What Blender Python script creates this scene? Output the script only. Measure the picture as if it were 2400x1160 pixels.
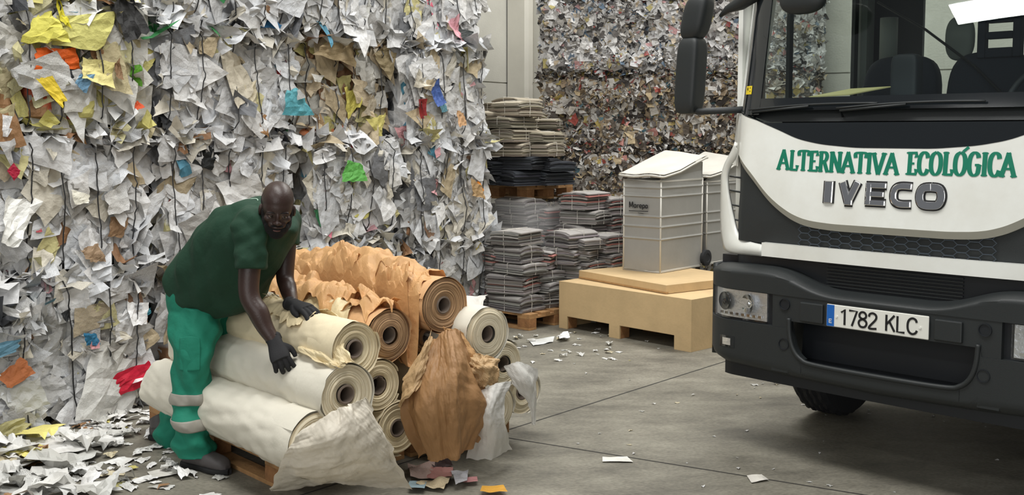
import bpy, math, random
import numpy as np
from mathutils import Matrix, Vector, Quaternion
from mathutils.geometry import tessellate_polygon

for _o in list(bpy.data.objects):
    bpy.data.objects.remove(_o)
SC = bpy.context.scene
COL = SC.collection
PI = math.pi

# ------------------------------------------------------------------ camera
FPX = 2500.0                      # focal length in pixels of the 2400 px wide frame
PITCH = math.radians(4.7)
HZ = 310.0                        # image row of the horizon
EYE = 1.75
PYC = HZ + FPX * math.tan(PITCH)  # principal row
cam = bpy.data.cameras.new('camera')
cam.sensor_width = 36.0
cam.lens = 36.0 * FPX / 2400.0
cam.shift_y = -(580.0 - PYC) / 2400.0
cam.clip_start = 0.05
camo = bpy.data.objects.new('camera', cam)
COL.objects.link(camo)
camo.location = (0, 0, EYE)
camo.rotation_euler = (PI / 2 - PITCH, 0, 0)
SC.camera = camo

# ------------------------------------------------------------------ world, lights, exposure
SC.view_settings.view_transform = 'Standard'
SC.view_settings.look = 'None'
SC.view_settings.gamma = 1.0
SC.view_settings.use_curve_mapping = False
SC.view_settings.exposure = 0.0
W = bpy.data.worlds.new('world')
SC.world = W
W.use_nodes = True
W.node_tree.nodes['Background'].inputs[0].default_value = (0.93, 0.96, 1.0, 1)
W.node_tree.nodes['Background'].inputs[1].default_value = 0.16


def area(name, loc, rot, sx, sy, power, colr=(1, 1, 1)):
    l = bpy.data.lights.new(name, 'AREA')
    l.shape = 'RECTANGLE'
    l.size = sx
    l.size_y = sy
    l.energy = power
    l.color = colr
    o = bpy.data.objects.new(name, l)
    COL.objects.link(o)
    o.location = loc
    o.rotation_euler = rot
    return o


# long roof skylights of the hall and the open loading gate behind the photographer
area('skylight', (-0.5, 3.5, 8.0), (0, 0, math.radians(-45)), 7.0, 2.2, 640, (1.0, 0.99, 0.96))
area('skylight', (3.5, 9.5, 8.0), (0, 0, math.radians(-45)), 9.0, 2.2, 760, (1.0, 0.99, 0.96))
area('gate_daylight', (-2.5, -6.5, 3.6), (math.radians(80), 0, math.radians(-12)), 8.0, 5.0, 400, (1.0, 0.99, 0.97))

# ------------------------------------------------------------------ pixel helpers (2400 x 1160 frame)


def ray(px, py):
    u = (px - 1200) / FPX
    v = (PYC - py) / FPX
    c, s = math.cos(PITCH), math.sin(PITCH)
    return np.array([u, c + v * s, -s + v * c])


CO = np.array([0, 0, EYE])


def at(px, py, Y):
    d = ray(px, py)
    return CO + d * (Y / d[1])


def flo(px, py, z=0.0):
    d = ray(px, py)
    return CO + d * ((z - EYE) / d[2])


# ------------------------------------------------------------------ noise
_R = np.random.RandomState(7)
_TAB = _R.rand(65536) * 2 - 1


def _hash(ix, iy, iz):
    h = (ix * 73856093) ^ (iy * 19349663) ^ (iz * 83492791)
    return _TAB[(h & 0xffff)]


def noise(P, s=1.0, seed=0):
    P = np.asarray(P, float) * s + seed * 17.31
    i = np.floor(P).astype(np.int64)
    f = P - i
    f = f * f * (3 - 2 * f)
    x, y, z = i[..., 0], i[..., 1], i[..., 2]
    r = 0
    for dx in (0, 1):
        for dy in (0, 1):
            for dz in (0, 1):
                w = (f[..., 0] if dx else 1 - f[..., 0]) * (f[..., 1] if dy else 1 - f[..., 1]) * (f[..., 2] if dz else 1 - f[..., 2])
                r = r + w * _hash(x + dx, y + dy, z + dz)
    return r


def fbm(P, s=1.0, seed=0, o=3):
    r = 0
    a = 1.0
    for k in range(o):
        r = r + a * noise(P, s * 2 ** k, seed + k)
        a *= 0.5
    return r


def crease(P, f=3.0, seed=0, k=7, warp=0.35):
    """sharp straight folds: sum of masked triangle waves in random directions, about -0.5..0.5"""
    P = np.asarray(P, float)
    rg = np.random.RandomState(seed + 991)
    r = 0
    wsum = 0
    for i in range(k):
        d = rg.normal(0, 1, 3)
        d /= np.linalg.norm(d)
        fk = f * rg.uniform(0.5, 1.9)
        t = P @ d * fk + rg.rand() * 9 + warp * noise(P, f * 0.6, seed + i)
        tri = np.abs(t - np.floor(t) - 0.5) * 2 - 0.5
        m = np.clip(noise(P, f * 0.45, seed + 30 + i) * 1.6 + 0.5, 0, 1)
        a = f / fk
        r = r + tri * m * a
        wsum += a
    return r / wsum * 2.2


# ------------------------------------------------------------------ materials
MATS = {}


def srgb(r, g, b):
    f = lambda c: (c / 255.0 / 12.92) if c / 255.0 <= 0.04045 else ((c / 255.0 + 0.055) / 1.055) ** 2.4
    return (f(r), f(g), f(b), 1.0)


def mat(name, col=(0.5, 0.5, 0.5, 1), rough=0.6, metal=0.0, spec=0.5, var=0.0, vscale=8.0, bump=0.0, bscale=30.0, coat=0.0, dark=None, attr=False):
    """Principled material with optional procedural colour variation and bump."""
    m = bpy.data.materials.new(name)
    m.use_nodes = True
    nt = m.node_tree
    b = nt.nodes['Principled BSDF']
    b.inputs['Base Color'].default_value = col
    b.inputs['Roughness'].default_value = rough
    b.inputs['Metallic'].default_value = metal
    b.inputs['Specular IOR Level'].default_value = spec
    b.inputs['Coat Weight'].default_value = coat
    tc = nt.nodes.new('ShaderNodeTexCoord')
    if attr:
        a = nt.nodes.new('ShaderNodeAttribute')
        a.attribute_name = 'col'
        nt.links.new(a.outputs['Color'], b.inputs['Base Color'])
    elif var > 0 or dark:
        n = nt.nodes.new('ShaderNodeTexNoise')
        n.inputs['Scale'].default_value = vscale
        n.inputs['Detail'].default_value = 6
        n.inputs['Roughness'].default_value = 0.65
        nt.links.new(tc.outputs['Object'], n.inputs['Vector'])
        r = nt.nodes.new('ShaderNodeValToRGB')
        d = dark or tuple(c * (1 - var) for c in col[:3]) + (1,)
        r.color_ramp.elements[0].position = 0.3
        r.color_ramp.elements[0].color = d
        r.color_ramp.elements[1].position = 0.62
        r.color_ramp.elements[1].color = col
        nt.links.new(n.outputs['Fac'], r.inputs['Fac'])
        nt.links.new(r.outputs['Color'], b.inputs['Base Color'])
    if bump > 0:
        n2 = nt.nodes.new('ShaderNodeTexNoise')
        n2.inputs['Scale'].default_value = bscale
        n2.inputs['Detail'].default_value = 4
        nt.links.new(tc.outputs['Object'], n2.inputs['Vector'])
        bp = nt.nodes.new('ShaderNodeBump')
        bp.inputs['Strength'].default_value = 1.0
        bp.inputs['Distance'].default_value = bump
        nt.links.new(n2.outputs['Fac'], bp.inputs['Height'])
        nt.links.new(bp.outputs['Normal'], b.inputs['Normal'])
    MATS[name] = m
    return m


def paper_material():
    """Sheet colour from attribute 'col'; its alpha < 1 marks a printed sheet, lines drawn in the sheet's own uv (metres)."""
    m = bpy.data.materials.new('waste_paper')
    m.use_nodes = True
    nt = m.node_tree
    L = nt.links
    b = nt.nodes['Principled BSDF']
    b.inputs['Roughness'].default_value = 0.62
    b.inputs['Specular IOR Level'].default_value = 0.3
    a = nt.nodes.new('ShaderNodeAttribute')
    a.attribute_name = 'col'
    uv = nt.nodes.new('ShaderNodeAttribute')
    uv.attribute_name = 'uvm'
    sep = nt.nodes.new('ShaderNodeSeparateXYZ')
    L.new(uv.outputs['Vector'], sep.inputs[0])

    def math_(op, x, y=None, v=None):
        n = nt.nodes.new('ShaderNodeMath')
        n.operation = op
        L.new(x, n.inputs[0])
        if y is not None:
            L.new(y, n.inputs[1])
        elif v is not None:
            n.inputs[1].default_value = v
        return n.outputs[0]
    row = math_('MULTIPLY', sep.outputs[1], v=150.0)
    fr = math_('FRACT', row)
    line = math_('LESS_THAN', fr, v=0.42)
    fl = math_('FLOOR', row)
    cmb = nt.nodes.new('ShaderNodeCombineXYZ')
    L.new(math_('MULTIPLY', sep.outputs[0], v=150.0), cmb.inputs[0])
    L.new(fl, cmb.inputs[1])
    nz = nt.nodes.new('ShaderNodeTexNoise')
    nz.inputs['Scale'].default_value = 1.0
    nz.inputs['Detail'].default_value = 1
    L.new(cmb.outputs[0], nz.inputs['Vector'])
    word = math_('GREATER_THAN', nz.outputs['Fac'], v=0.44)
    ink = math_('MULTIPLY', line, word)
    inv = math_('SUBTRACT', a.outputs['Alpha'], v=1.0)
    pr = math_('MULTIPLY', ink, math_('ABSOLUTE', inv))
    mx = nt.nodes.new('ShaderNodeMix')
    mx.data_type = 'RGBA'
    L.new(pr, mx.inputs['Factor'])
    L.new(a.outputs['Color'], mx.inputs['A'])
    mx.inputs['B'].default_value = (0.20, 0.20, 0.21, 1)
    # faint dirt over everything
    tc = nt.nodes.new('ShaderNodeTexCoord')
    dn = nt.nodes.new('ShaderNodeTexNoise')
    dn.inputs['Scale'].default_value = 3.0
    dn.inputs['Detail'].default_value = 5
    L.new(tc.outputs['Object'], dn.inputs['Vector'])
    rp = nt.nodes.new('ShaderNodeValToRGB')
    rp.color_ramp.elements[0].position = 0.30
    rp.color_ramp.elements[0].color = (0.72, 0.70, 0.66, 1)
    rp.color_ramp.elements[1].position = 0.58
    rp.color_ramp.elements[1].color = (1, 1, 1, 1)
    L.new(dn.outputs['Fac'], rp.inputs['Fac'])
    ml = nt.nodes.new('ShaderNodeMix')
    ml.data_type = 'RGBA'
    ml.blend_type = 'MULTIPLY'
    ml.inputs['Factor'].default_value = 1.0
    L.new(mx.outputs['Result'], ml.inputs['A'])
    L.new(rp.outputs['Color'], ml.inputs['B'])
    L.new(ml.outputs['Result'], b.inputs['Base Color'])
    # fine crumple
    n2 = nt.nodes.new('ShaderNodeTexNoise')
    n2.inputs['Scale'].default_value = 22
    n2.inputs['Detail'].default_value = 5
    n2.inputs['Roughness'].default_value = 0.6
    L.new(tc.outputs['Object'], n2.inputs['Vector'])
    vo = nt.nodes.new('ShaderNodeTexVoronoi')
    vo.inputs['Scale'].default_value = 17
    vo.feature = 'F1'
    L.new(tc.outputs['Object'], vo.inputs['Vector'])
    ad = math_('ADD', n2.outputs['Fac'], vo.outputs['Distance'])
    bp = nt.nodes.new('ShaderNodeBump')
    bp.inputs['Distance'].default_value = 0.012
    bp.inputs['Strength'].default_value = 0.8
    L.new(ad, bp.inputs['Height'])
    L.new(bp.outputs['Normal'], b.inputs['Normal'])
    MATS['paper'] = m
    return m


paper_material()
mat('strap', srgb(28, 28, 30), 0.5)
mat('attr_plain', rough=0.6, attr=True, bump=0.002, bscale=60)
mat('wood_pallet', srgb(176, 134, 88), 0.75, var=0.45, vscale=9, bump=0.003, bscale=70)
mat('wood_block', srgb(158, 112, 70), 0.8, var=0.4, vscale=20, bump=0.003, bscale=90)

# ------------------------------------------------------------------ object helpers


def tag(o, label=None, cat=None, group=None, kind=None):
    if label:
        o['label'] = label
    if cat:
        o['category'] = cat
    if group:
        o['group'] = group
    if kind:
        o['kind'] = kind
    return o


def empty(name, loc=(0, 0, 0), rz=0.0, label=None, cat=None, group=None):
    o = bpy.data.objects.new(name, None)
    COL.objects.link(o)
    o.location = loc
    o.rotation_euler = (0, 0, rz)
    o.empty_display_size = 0.1
    return tag(o, label, cat, group)


def link(name, me, parent=None, m=None, smooth=False, loc=None, rot=None):
    o = bpy.data.objects.new(name, me)
    COL.objects.link(o)
    if m is not None and not me.materials:
        me.materials.append(MATS[m] if isinstance(m, str) else m)
    if smooth:
        me.polygons.foreach_set('use_smooth', np.ones(len(me.polygons), bool))
    if parent is not None:
        o.parent = parent
    if loc is not None:
        o.location = loc
    if rot is not None:
        o.rotation_euler = rot
    return o


def dup(root, loc=None, rz=None, label=None, group=None):
    def cp(o, par):
        c = o.copy()
        COL.objects.link(c)
        c.parent = par
        for ch in [x for x in KIDS.get(o.name, [])]:
            cp(ch, c)
        return c
    KIDS = {}
    for x in root.children_recursive:
        KIDS.setdefault(x.parent.name, []).append(x)
    r = cp(root, None)
    if loc is not None:
        r.location = loc
    if rz is not None:
        r.rotation_euler = (0, 0, rz)
    if label:
        r['label'] = label
    if group:
        r['group'] = group
    return r


class MB:
    """Collects geometry for ONE mesh: verts, polygons, material slots, optional vertex colours."""

    def __init__(s):
        s.v = []
        s.f = []
        s.mi = []
        s.c = []
        s.u = []
        s.n = 0

    def add(s, V, F, mi=0, c=None, u=None):
        V = np.asarray(V, float).reshape(-1, 3)
        s.v.append(V)
        n = s.n
        s.f.extend([tuple(int(i) + n for i in f) for f in F])
        s.mi.extend([mi] * len(F))
        s.c.append(np.tile(np.array(c if c is not None else (0.5, 0.5, 0.5, 1)), (len(V), 1)) if c is None or np.ndim(c) == 1 else c)
        s.u.append(np.zeros((len(V), 3)) if u is None else u)
        s.n += len(V)
        return s

    def box(s, x0, x1, y0, y1, z0, z1, mi=0, c=None, M=None):
        V = np.array([(x0, y0, z0), (x1, y0, z0), (x1, y1, z0), (x0, y1, z0), (x0, y0, z1), (x1, y0, z1), (x1, y1, z1), (x0, y1, z1)], float)
        if M is not None:
            V = xf(V, M)
        return s.add(V, [(0, 3, 2, 1), (4, 5, 6, 7), (0, 1, 5, 4), (1, 2, 6, 5), (2, 3, 7, 6), (3, 0, 4, 7)], mi, c)

    def tube(s, pts, r, n=8, mi=0, c=None, cap=True, el=None, closed=False):
        """Swept tube through pts; r scalar or list; el = ellipse ratio."""
        P = np.asarray(pts, float)
        m = len(P)
        r = np.full(m, r) if np.ndim(r) == 0 else np.asarray(r, float)
        T = np.gradient(P, axis=0) if not closed else np.roll(P, -1, 0) - np.roll(P, 1, 0)
        T /= np.linalg.norm(T, axis=1)[:, None] + 1e-12
        up = np.array([0, 0, 1.0]) if abs(T[0][2]) < 0.9 else np.array([1.0, 0, 0])
        N = np.cross(T[0], up)
        N /= np.linalg.norm(N)
        a = np.arange(n) * 2 * PI / n
        V = []
        for i in range(m):
            N = N - T[i] * (N @ T[i])
            N /= np.linalg.norm(N)
            B = np.cross(T[i], N)
            V.append(P[i] + r[i] * (np.cos(a)[:, None] * N + np.sin(a)[:, None] * B * (el or 1)))
        V = np.concatenate(V)
        F = []
        for i in range(m if closed else m - 1):
            for j in range(n):
                F.append((i * n + j, i * n + (j + 1) % n, ((i + 1) % m) * n + (j + 1) % n, ((i + 1) % m) * n + j))
        if cap and not closed:
            F.append(tuple(range(n - 1, -1, -1)))
            F.append(tuple((m - 1) * n + j for j in range(n)))
        return s.add(V, F, mi, c)

    def grid(s, P, mi=0, c=None, u=None, flip=False, closed=False):
        """P: (a, b, 3) array of points; quads between."""
        a, b = P.shape[:2]
        F = []
        for i in range(a - 1):
            for j in range(b if closed else b - 1):
                q = (i * b + j, i * b + (j + 1) % b, (i + 1) * b + (j + 1) % b, (i + 1) * b + j)
                F.append(q[::-1] if flip else q)
        return s.add(P.reshape(-1, 3), F, mi, c if c is None or np.ndim(c) == 1 else c.reshape(-1, 4), u)

    def prism(s, poly, y0, y1, mi=0, c=None, M=None):
        """Extrude polygon in the xz plane between y0 and y1 (concave fine)."""
        n = len(poly)
        A = [(p[0], y0, p[1]) for p in poly]
        B = [(p[0], y1, p[1]) for p in poly]
        V = np.array(A + B, float)
        tri = tessellate_polygon([[Vector((p[0], p[1], 0)) for p in poly]])
        area2 = sum(poly[i][0] * poly[(i + 1) % n][1] - poly[(i + 1) % n][0] * poly[i][1] for i in range(n))
        F = []
        for t in tri:
            a, b, c_ = [poly[i] for i in t]
            ccw = (b[0] - a[0]) * (c_[1] - a[1]) - (b[1] - a[1]) * (c_[0] - a[0]) > 0
            t = tuple(t) if ccw else tuple(t)[::-1]
            F.append(t)
            F.append(tuple(i + n for i in t[::-1]))
        for i in range(n):
            j = (i + 1) % n
            q = (i, j, j + n, i + n)
            F.append(q[::-1] if area2 > 0 else q)
            # keep outward normals whichever way the outline runs
        if M is not None:
            V = xf(V, M)
        return s.add(V, F, mi, c)

    def mesh(s, name, colours=False):
        me = bpy.data.meshes.new(name)
        V = np.concatenate(s.v)
        me.from_pydata(V.tolist(), [], s.f)
        me.polygons.foreach_set('material_index', np.array(s.mi, dtype=np.int32))
        if colours:
            at_ = me.attributes.new('col', 'FLOAT_COLOR', 'POINT')
            at_.data.foreach_set('color', np.concatenate(s.c).astype(np.float32).ravel())
            au = me.attributes.new('uvm', 'FLOAT_VECTOR', 'POINT')
            au.data.foreach_set('vector', np.concatenate(s.u).astype(np.float32).ravel())
        me.update()
        return me

    def build(s, name, mats, parent=None, smooth=False, colours=False, bevel=0.0, seg=2, angle=0.6, subsurf=0, loc=None, rot=None, autosmooth=None):
        me = s.mesh(name, colours)
        for m in (mats if isinstance(mats, (list, tuple)) else [mats]):
            me.materials.append(MATS[m] if isinstance(m, str) else m)
        o = link(name, me, parent, None, smooth, loc, rot)
        if bevel > 0:
            b = o.modifiers.new('bevel', 'BEVEL')
            b.width = bevel
            b.segments = seg
            b.limit_method = 'ANGLE'
            b.angle_limit = angle
            b.harden_normals = False
        if subsurf:
            d = o.modifiers.new('subsurf', 'SUBSURF')
            d.levels = d.render_levels = subsurf
        if autosmooth:
            me.polygons.foreach_set('use_smooth', np.ones(len(me.polygons), bool))
            try:
                me.set_sharp_from_angle(angle=autosmooth)
            except Exception:
                pass
        return o


def xf(V, M):
    V = np.asarray(V, float)
    M = np.array(M)
    return V @ M[:3, :3].T + M[:3, 3]


def frame(o, x, y, z):
    M = np.eye(4)
    M[:3, 0] = x
    M[:3, 1] = y
    M[:3, 2] = z
    M[:3, 3] = o
    return M


def sheets(mb, C, Nrm, size, asp, cols, rng, tilt=0.4, g=5, crumple=0.18, bend=0.5, up=None, txt=0.26, roll=None):
    """Add crumpled paper sheets. C centres (n,3), Nrm normals (n,3), size (n,), cols (n,3)."""
    n = len(C)
    nr = Nrm + rng.normal(0, 1, (n, 3)) * (tilt if np.ndim(tilt) == 0 else tilt[:, None])
    nr /= np.linalg.norm(nr, axis=1)[:, None]
    a = rng.normal(0, 1, (n, 3))
    if up is not None:
        a = up + 0.35 * a
    t = np.cross(nr, a)
    t /= np.linalg.norm(t, axis=1)[:, None] + 1e-9
    b = np.cross(nr, t)
    s = np.linspace(-0.5, 0.5, g)
    S, Tt = np.meshgrid(s, s, indexing='ij')
    S = S[None]
    Tt = Tt[None]
    w = (size * asp)[:, None, None]
    h = size[:, None, None]
    # irregular outline: shift the four corners bilinearly
    cj = rng.normal(0, 0.16, (n, 4, 2))
    wa = (0.5 - S) * (0.5 - Tt)
    wb = (0.5 + S) * (0.5 - Tt)
    wc = (0.5 + S) * (0.5 + Tt)
    wd = (0.5 - S) * (0.5 + Tt)
    X = (S + sum(cj[:, k, 0][:, None, None] * ww for k, ww in enumerate((wa, wb, wc, wd)))) * w
    Y = (Tt + sum(cj[:, k, 1][:, None, None] * ww for k, ww in enumerate((wa, wb, wc, wd)))) * h
    X = X + rng.normal(0, 0.03, (n, g, g)) * w
    Y = Y + rng.normal(0, 0.03, (n, g, g)) * h
    k1 = rng.normal(0, bend, (n, 1, 1))
    k2 = rng.normal(0, bend * 0.5, (n, 1, 1))
    th = rng.rand(n, 1, 1) * PI
    q = S * np.cos(th) + Tt * np.sin(th)
    fo = rng.normal(0, bend, (n, 1, 1))
    off = rng.uniform(-0.25, 0.25, (n, 1, 1))
    Z = (k1 * q * q + k2 * S * Tt + fo * np.abs(q - off) * 0.6 + rng.normal(0, crumple * 0.25, (n, g, g))) * h
    P = C[:, None, None, :] + X[..., None] * t[:, None, None, :] + Y[..., None] * b[:, None, None, :] + Z[..., None] * nr[:, None, None, :]
    idx = np.arange(g * g).reshape(g, g)
    q4 = np.stack([idx[:-1, :-1], idx[1:, :-1], idx[1:, 1:], idx[:-1, 1:]], -1).reshape(-1, 4)
    F = (q4[None] + (np.arange(n) * g * g)[:, None, None]).reshape(-1, 4)
    al = np.where(rng.rand(n) < txt, 0.45, 1.0)
    cc = np.concatenate([cols, al[:, None]], 1)
    cc = np.repeat(cc, g * g, 0)
    uu = np.stack([X + 3, Y + 5 + rng.rand(n, 1, 1) * 9, 0 * X], -1).reshape(-1, 3)
    mb.v.append(P.reshape(-1, 3))
    mb.f.extend((F + mb.n).tolist())
    mb.mi.extend([0] * len(F))
    mb.c.append(cc)
    mb.u.append(uu)
    mb.n += n * g * g


def pal(rng, n, kind):
    """Random sheet colours (linear rgb) for a kind of waste paper."""
    P = {
        'white': [((238, 238, 238), 40), ((224, 226, 229), 30), ((206, 206, 206), 18), ((226, 220, 205), 13), ((182, 180, 176), 9), ((196, 180, 150), 3),
                  ((214, 206, 150), 2), ((120, 122, 126), 3), ((150, 112, 80), 1.2), ((215, 160, 165), 1), ((90, 150, 175), 0.7), ((60, 62, 66), 1.6), ((170, 60, 60), 0.3), ((70, 150, 90), 0.3)],
        'yellow': [((232, 232, 230), 28), ((222, 216, 168), 22), ((206, 198, 120), 14), ((205, 203, 196), 18), ((190, 178, 140), 9), ((150, 112, 75), 4),
                   ((120, 120, 118), 4), ((120, 160, 180), 1), ((200, 90, 60), .8), ((60, 62, 66), 2)],
        'tan': [((216, 204, 182), 22), ((198, 180, 148), 20), ((176, 146, 108), 10), ((222, 220, 214), 24), ((190, 182, 120), 8), ((140, 104, 74), 5),
                ((170, 168, 160), 10), ((120, 110, 100), 5), ((180, 110, 70), 1.5)],
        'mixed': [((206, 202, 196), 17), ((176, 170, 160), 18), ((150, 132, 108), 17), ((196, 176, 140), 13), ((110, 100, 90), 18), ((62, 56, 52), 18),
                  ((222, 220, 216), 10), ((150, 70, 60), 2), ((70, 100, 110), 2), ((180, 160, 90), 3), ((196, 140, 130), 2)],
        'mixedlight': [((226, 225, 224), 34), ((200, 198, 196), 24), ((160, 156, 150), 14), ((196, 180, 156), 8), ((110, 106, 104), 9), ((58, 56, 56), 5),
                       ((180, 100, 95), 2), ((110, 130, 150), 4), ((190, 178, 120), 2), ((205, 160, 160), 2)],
        'litter': [((235, 235, 234), 45), ((220, 220, 218), 25), ((200, 198, 192), 12), ((205, 190, 160), 6), ((222, 214, 140), 3), ((150, 110, 80), 3), ((100, 100, 104), 3), ((120, 160, 130), 1), ((200, 120, 110), 1)],
    }[kind]
    c = np.array([srgb(*p[0])[:3] for p in P])
    w = np.array([p[1] for p in P], float)
    i = rng.choice(len(P), n, p=w / w.sum())
    return np.clip(c[i] * rng.uniform(0.72, 0.95, (n, 1)), 0, 0.95)
# ================================================================== SETTING
def concrete_floor():
    m = mat('floor_concrete', srgb(126, 123, 113), 0.62, spec=0.35)
    nt = m.node_tree
    L = nt.links
    b = nt.nodes['Principled BSDF']
    tc = nt.nodes.new('ShaderNodeTexCoord')
    mp = nt.nodes.new('ShaderNodeMapping')
    mp.inputs['Rotation'].default_value = (0, 0, math.radians(-20))
    mp.inputs['Scale'].default_value = (1, 1.9, 1)
    L.new(tc.outputs['Object'], mp.inputs['Vector'])
    n = nt.nodes.new('ShaderNodeTexNoise')
    n.inputs['Scale'].default_value = 1.6
    n.inputs['Detail'].default_value = 10
    n.inputs['Roughness'].default_value = 0.72
    L.new(mp.outputs[0], n.inputs['Vector'])
    r = nt.nodes.new('ShaderNodeValToRGB')
    e = r.color_ramp.elements
    e[0].position, e[0].color = 0.30, srgb(92, 89, 81)
    e[1].position, e[1].color = 0.72, srgb(158, 154, 140)
    k = r.color_ramp.elements.new(0.5)
    k.color = srgb(129, 125, 113)
    L.new(n.outputs['Fac'], r.inputs['Fac'])
    n2 = nt.nodes.new('ShaderNodeTexNoise')
    n2.inputs['Scale'].default_value = 45
    n2.inputs['Detail'].default_value = 6
    L.new(mp.outputs[0], n2.inputs['Vector'])
    r2 = nt.nodes.new('ShaderNodeValToRGB')
    r2.color_ramp.elements[0].position, r2.color_ramp.elements[0].color = 0.36, (0.66, 0.66, 0.66, 1)
    r2.color_ramp.elements[1].position, r2.color_ramp.elements[1].color = 0.6, (1.0, 1.0, 1.0, 1)
    L.new(n2.outputs['Fac'], r2.inputs['Fac'])
    mx = nt.nodes.new('ShaderNodeMix')
    mx.data_type = 'RGBA'
    mx.blend_type = 'MULTIPLY'
    mx.inputs['Factor'].default_value = 0.8
    L.new(r.outputs['Color'], mx.inputs['A'])
    L.new(r2.outputs['Color'], mx.inputs['B'])
    L.new(mx.outputs['Result'], b.inputs['Base Color'])
    rr = nt.nodes.new('ShaderNodeMapRange')
    rr.inputs['To Min'].default_value = 0.45
    rr.inputs['To Max'].default_value = 0.75
    L.new(n.outputs['Fac'], rr.inputs['Value'])
    L.new(rr.outputs[0], b.inputs['Roughness'])
    bp = nt.nodes.new('ShaderNodeBump')
    bp.inputs['Distance'].default_value = 0.003
    L.new(n2.outputs['Fac'], bp.inputs['Height'])
    L.new(bp.outputs['Normal'], b.inputs['Normal'])


concrete_floor()
mat('joint', srgb(52, 50, 47), 0.9)
mat('wall_concrete', srgb(196, 194, 184), 0.8, var=0.14, vscale=1.3, bump=0.002, bscale=50)
mat('pillar_concrete', srgb(204, 201, 190), 0.8, var=0.1, vscale=2)

fl = MB()
fl.add([(-14, -12, 0), (16, -12, 0), (16, 24, 0), (-14, 24, 0)], [(0, 1, 2, 3)])
floor_o = tag(fl.build('floor', 'floor_concrete'), kind='structure')


def joint(a, b, w=0.006):
    a = np.array(a[:2])
    b = np.array(b[:2])
    d = (b - a) / np.linalg.norm(b - a)
    nn = np.array([-d[1], d[0]]) * w
    jb = MB()
    jb.add([(*(a - nn), 0.0012), (*(b - nn), 0.0012), (*(b + nn), 0.0012), (*(a + nn), 0.0012)], [(0, 1, 2, 3)])
    tag(jb.build('trim_1', 'joint'), kind='structure')


_a, _b = flo(1240, 992), flo(1690, 850)
_d = _b - _a
joint(_a - _d * 1.0, _b + _d * 3)
_a, _b = flo(1200, 1028), flo(1700, 1108)
_d = _b - _a
joint(_a - _d * 1.2, _b + _d * 2.2)

# left / back walls follow the direction of the tall bale stack
T1 = np.array([0.58, 0.815]) / np.hypot(0.58, 0.815)      # along the stack
N1 = np.array([T1[1], -T1[0]])                             # out of its face
P0 = np.array([-2.67, 6.38])


def along(k, w=0.0):
    return P0 + k * T1 - w * N1


def wall(name, A, B, h=9.0, t=0.25, seam=1.2, first=1.18, off=0.0):
    """Precast panel wall from A to B (xy), panels stacked with open seams."""
    A, B = np.array(A), np.array(B)
    ln = np.linalg.norm(B - A)
    ang = math.atan2(*(B - A)[::-1])
    mb = MB()
    z = 0.0
    zn = first
    while z < h:
        mb.box(0, ln, 0, t, z, zn - 0.014)
        mb.box(0, ln, 0.02, t, zn - 0.014, zn)
        z = zn
        zn = zn + seam
    o = mb.build(name, 'wall_concrete', loc=(A[0], A[1], 0), rot=(0, 0, ang))
    return tag(o, kind='structure')


WA = along(-2.5, 2.1)
WC = along(7.6, 2.1)
wall('wall_left', WA, WC)
WD = WC + 9.0 * np.array([T1[1], -T1[0]])
wall('wall_back', WC, WD)


def pillar(p, w=0.36, d=0.3, name='wall_left_pillar'):
    ang = math.atan2(T1[1], T1[0])
    mb = MB()
    prof = [(-w / 2, 0), (-w / 2, -d + 0.04), (-w / 2 + 0.04, -d), (-w / 2 + 0.13, -d), (-w / 2 + 0.15, -d + 0.03), (w / 2 - 0.15, -d + 0.03), (w / 2 - 0.13, -d), (w / 2 - 0.04, -d), (w / 2, -d + 0.04), (w / 2, 0)]
    V = [(x, y, 0) for x, y in prof] + [(x, y, 9) for x, y in prof]
    n = len(prof)
    F = [(i, i + 1, i + 1 + n, i + n) for i in range(n - 1)]
    mb.add(V, F)
    return tag(mb.build(name, 'pillar_concrete', loc=(p[0], p[1], 0), rot=(0, 0, ang)), kind='structure')


# pillar seen between the two stacks
_u = (1222 - 1200) / FPX
_w = 2.08
_k = (_u * (P0[1] + _w * T1[0]) - (P0[0] - _w * T1[1])) / (T1[0] - _u * T1[1])
pillar(along(_k, _w), w=0.62)

# ================================================================== BALES


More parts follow.
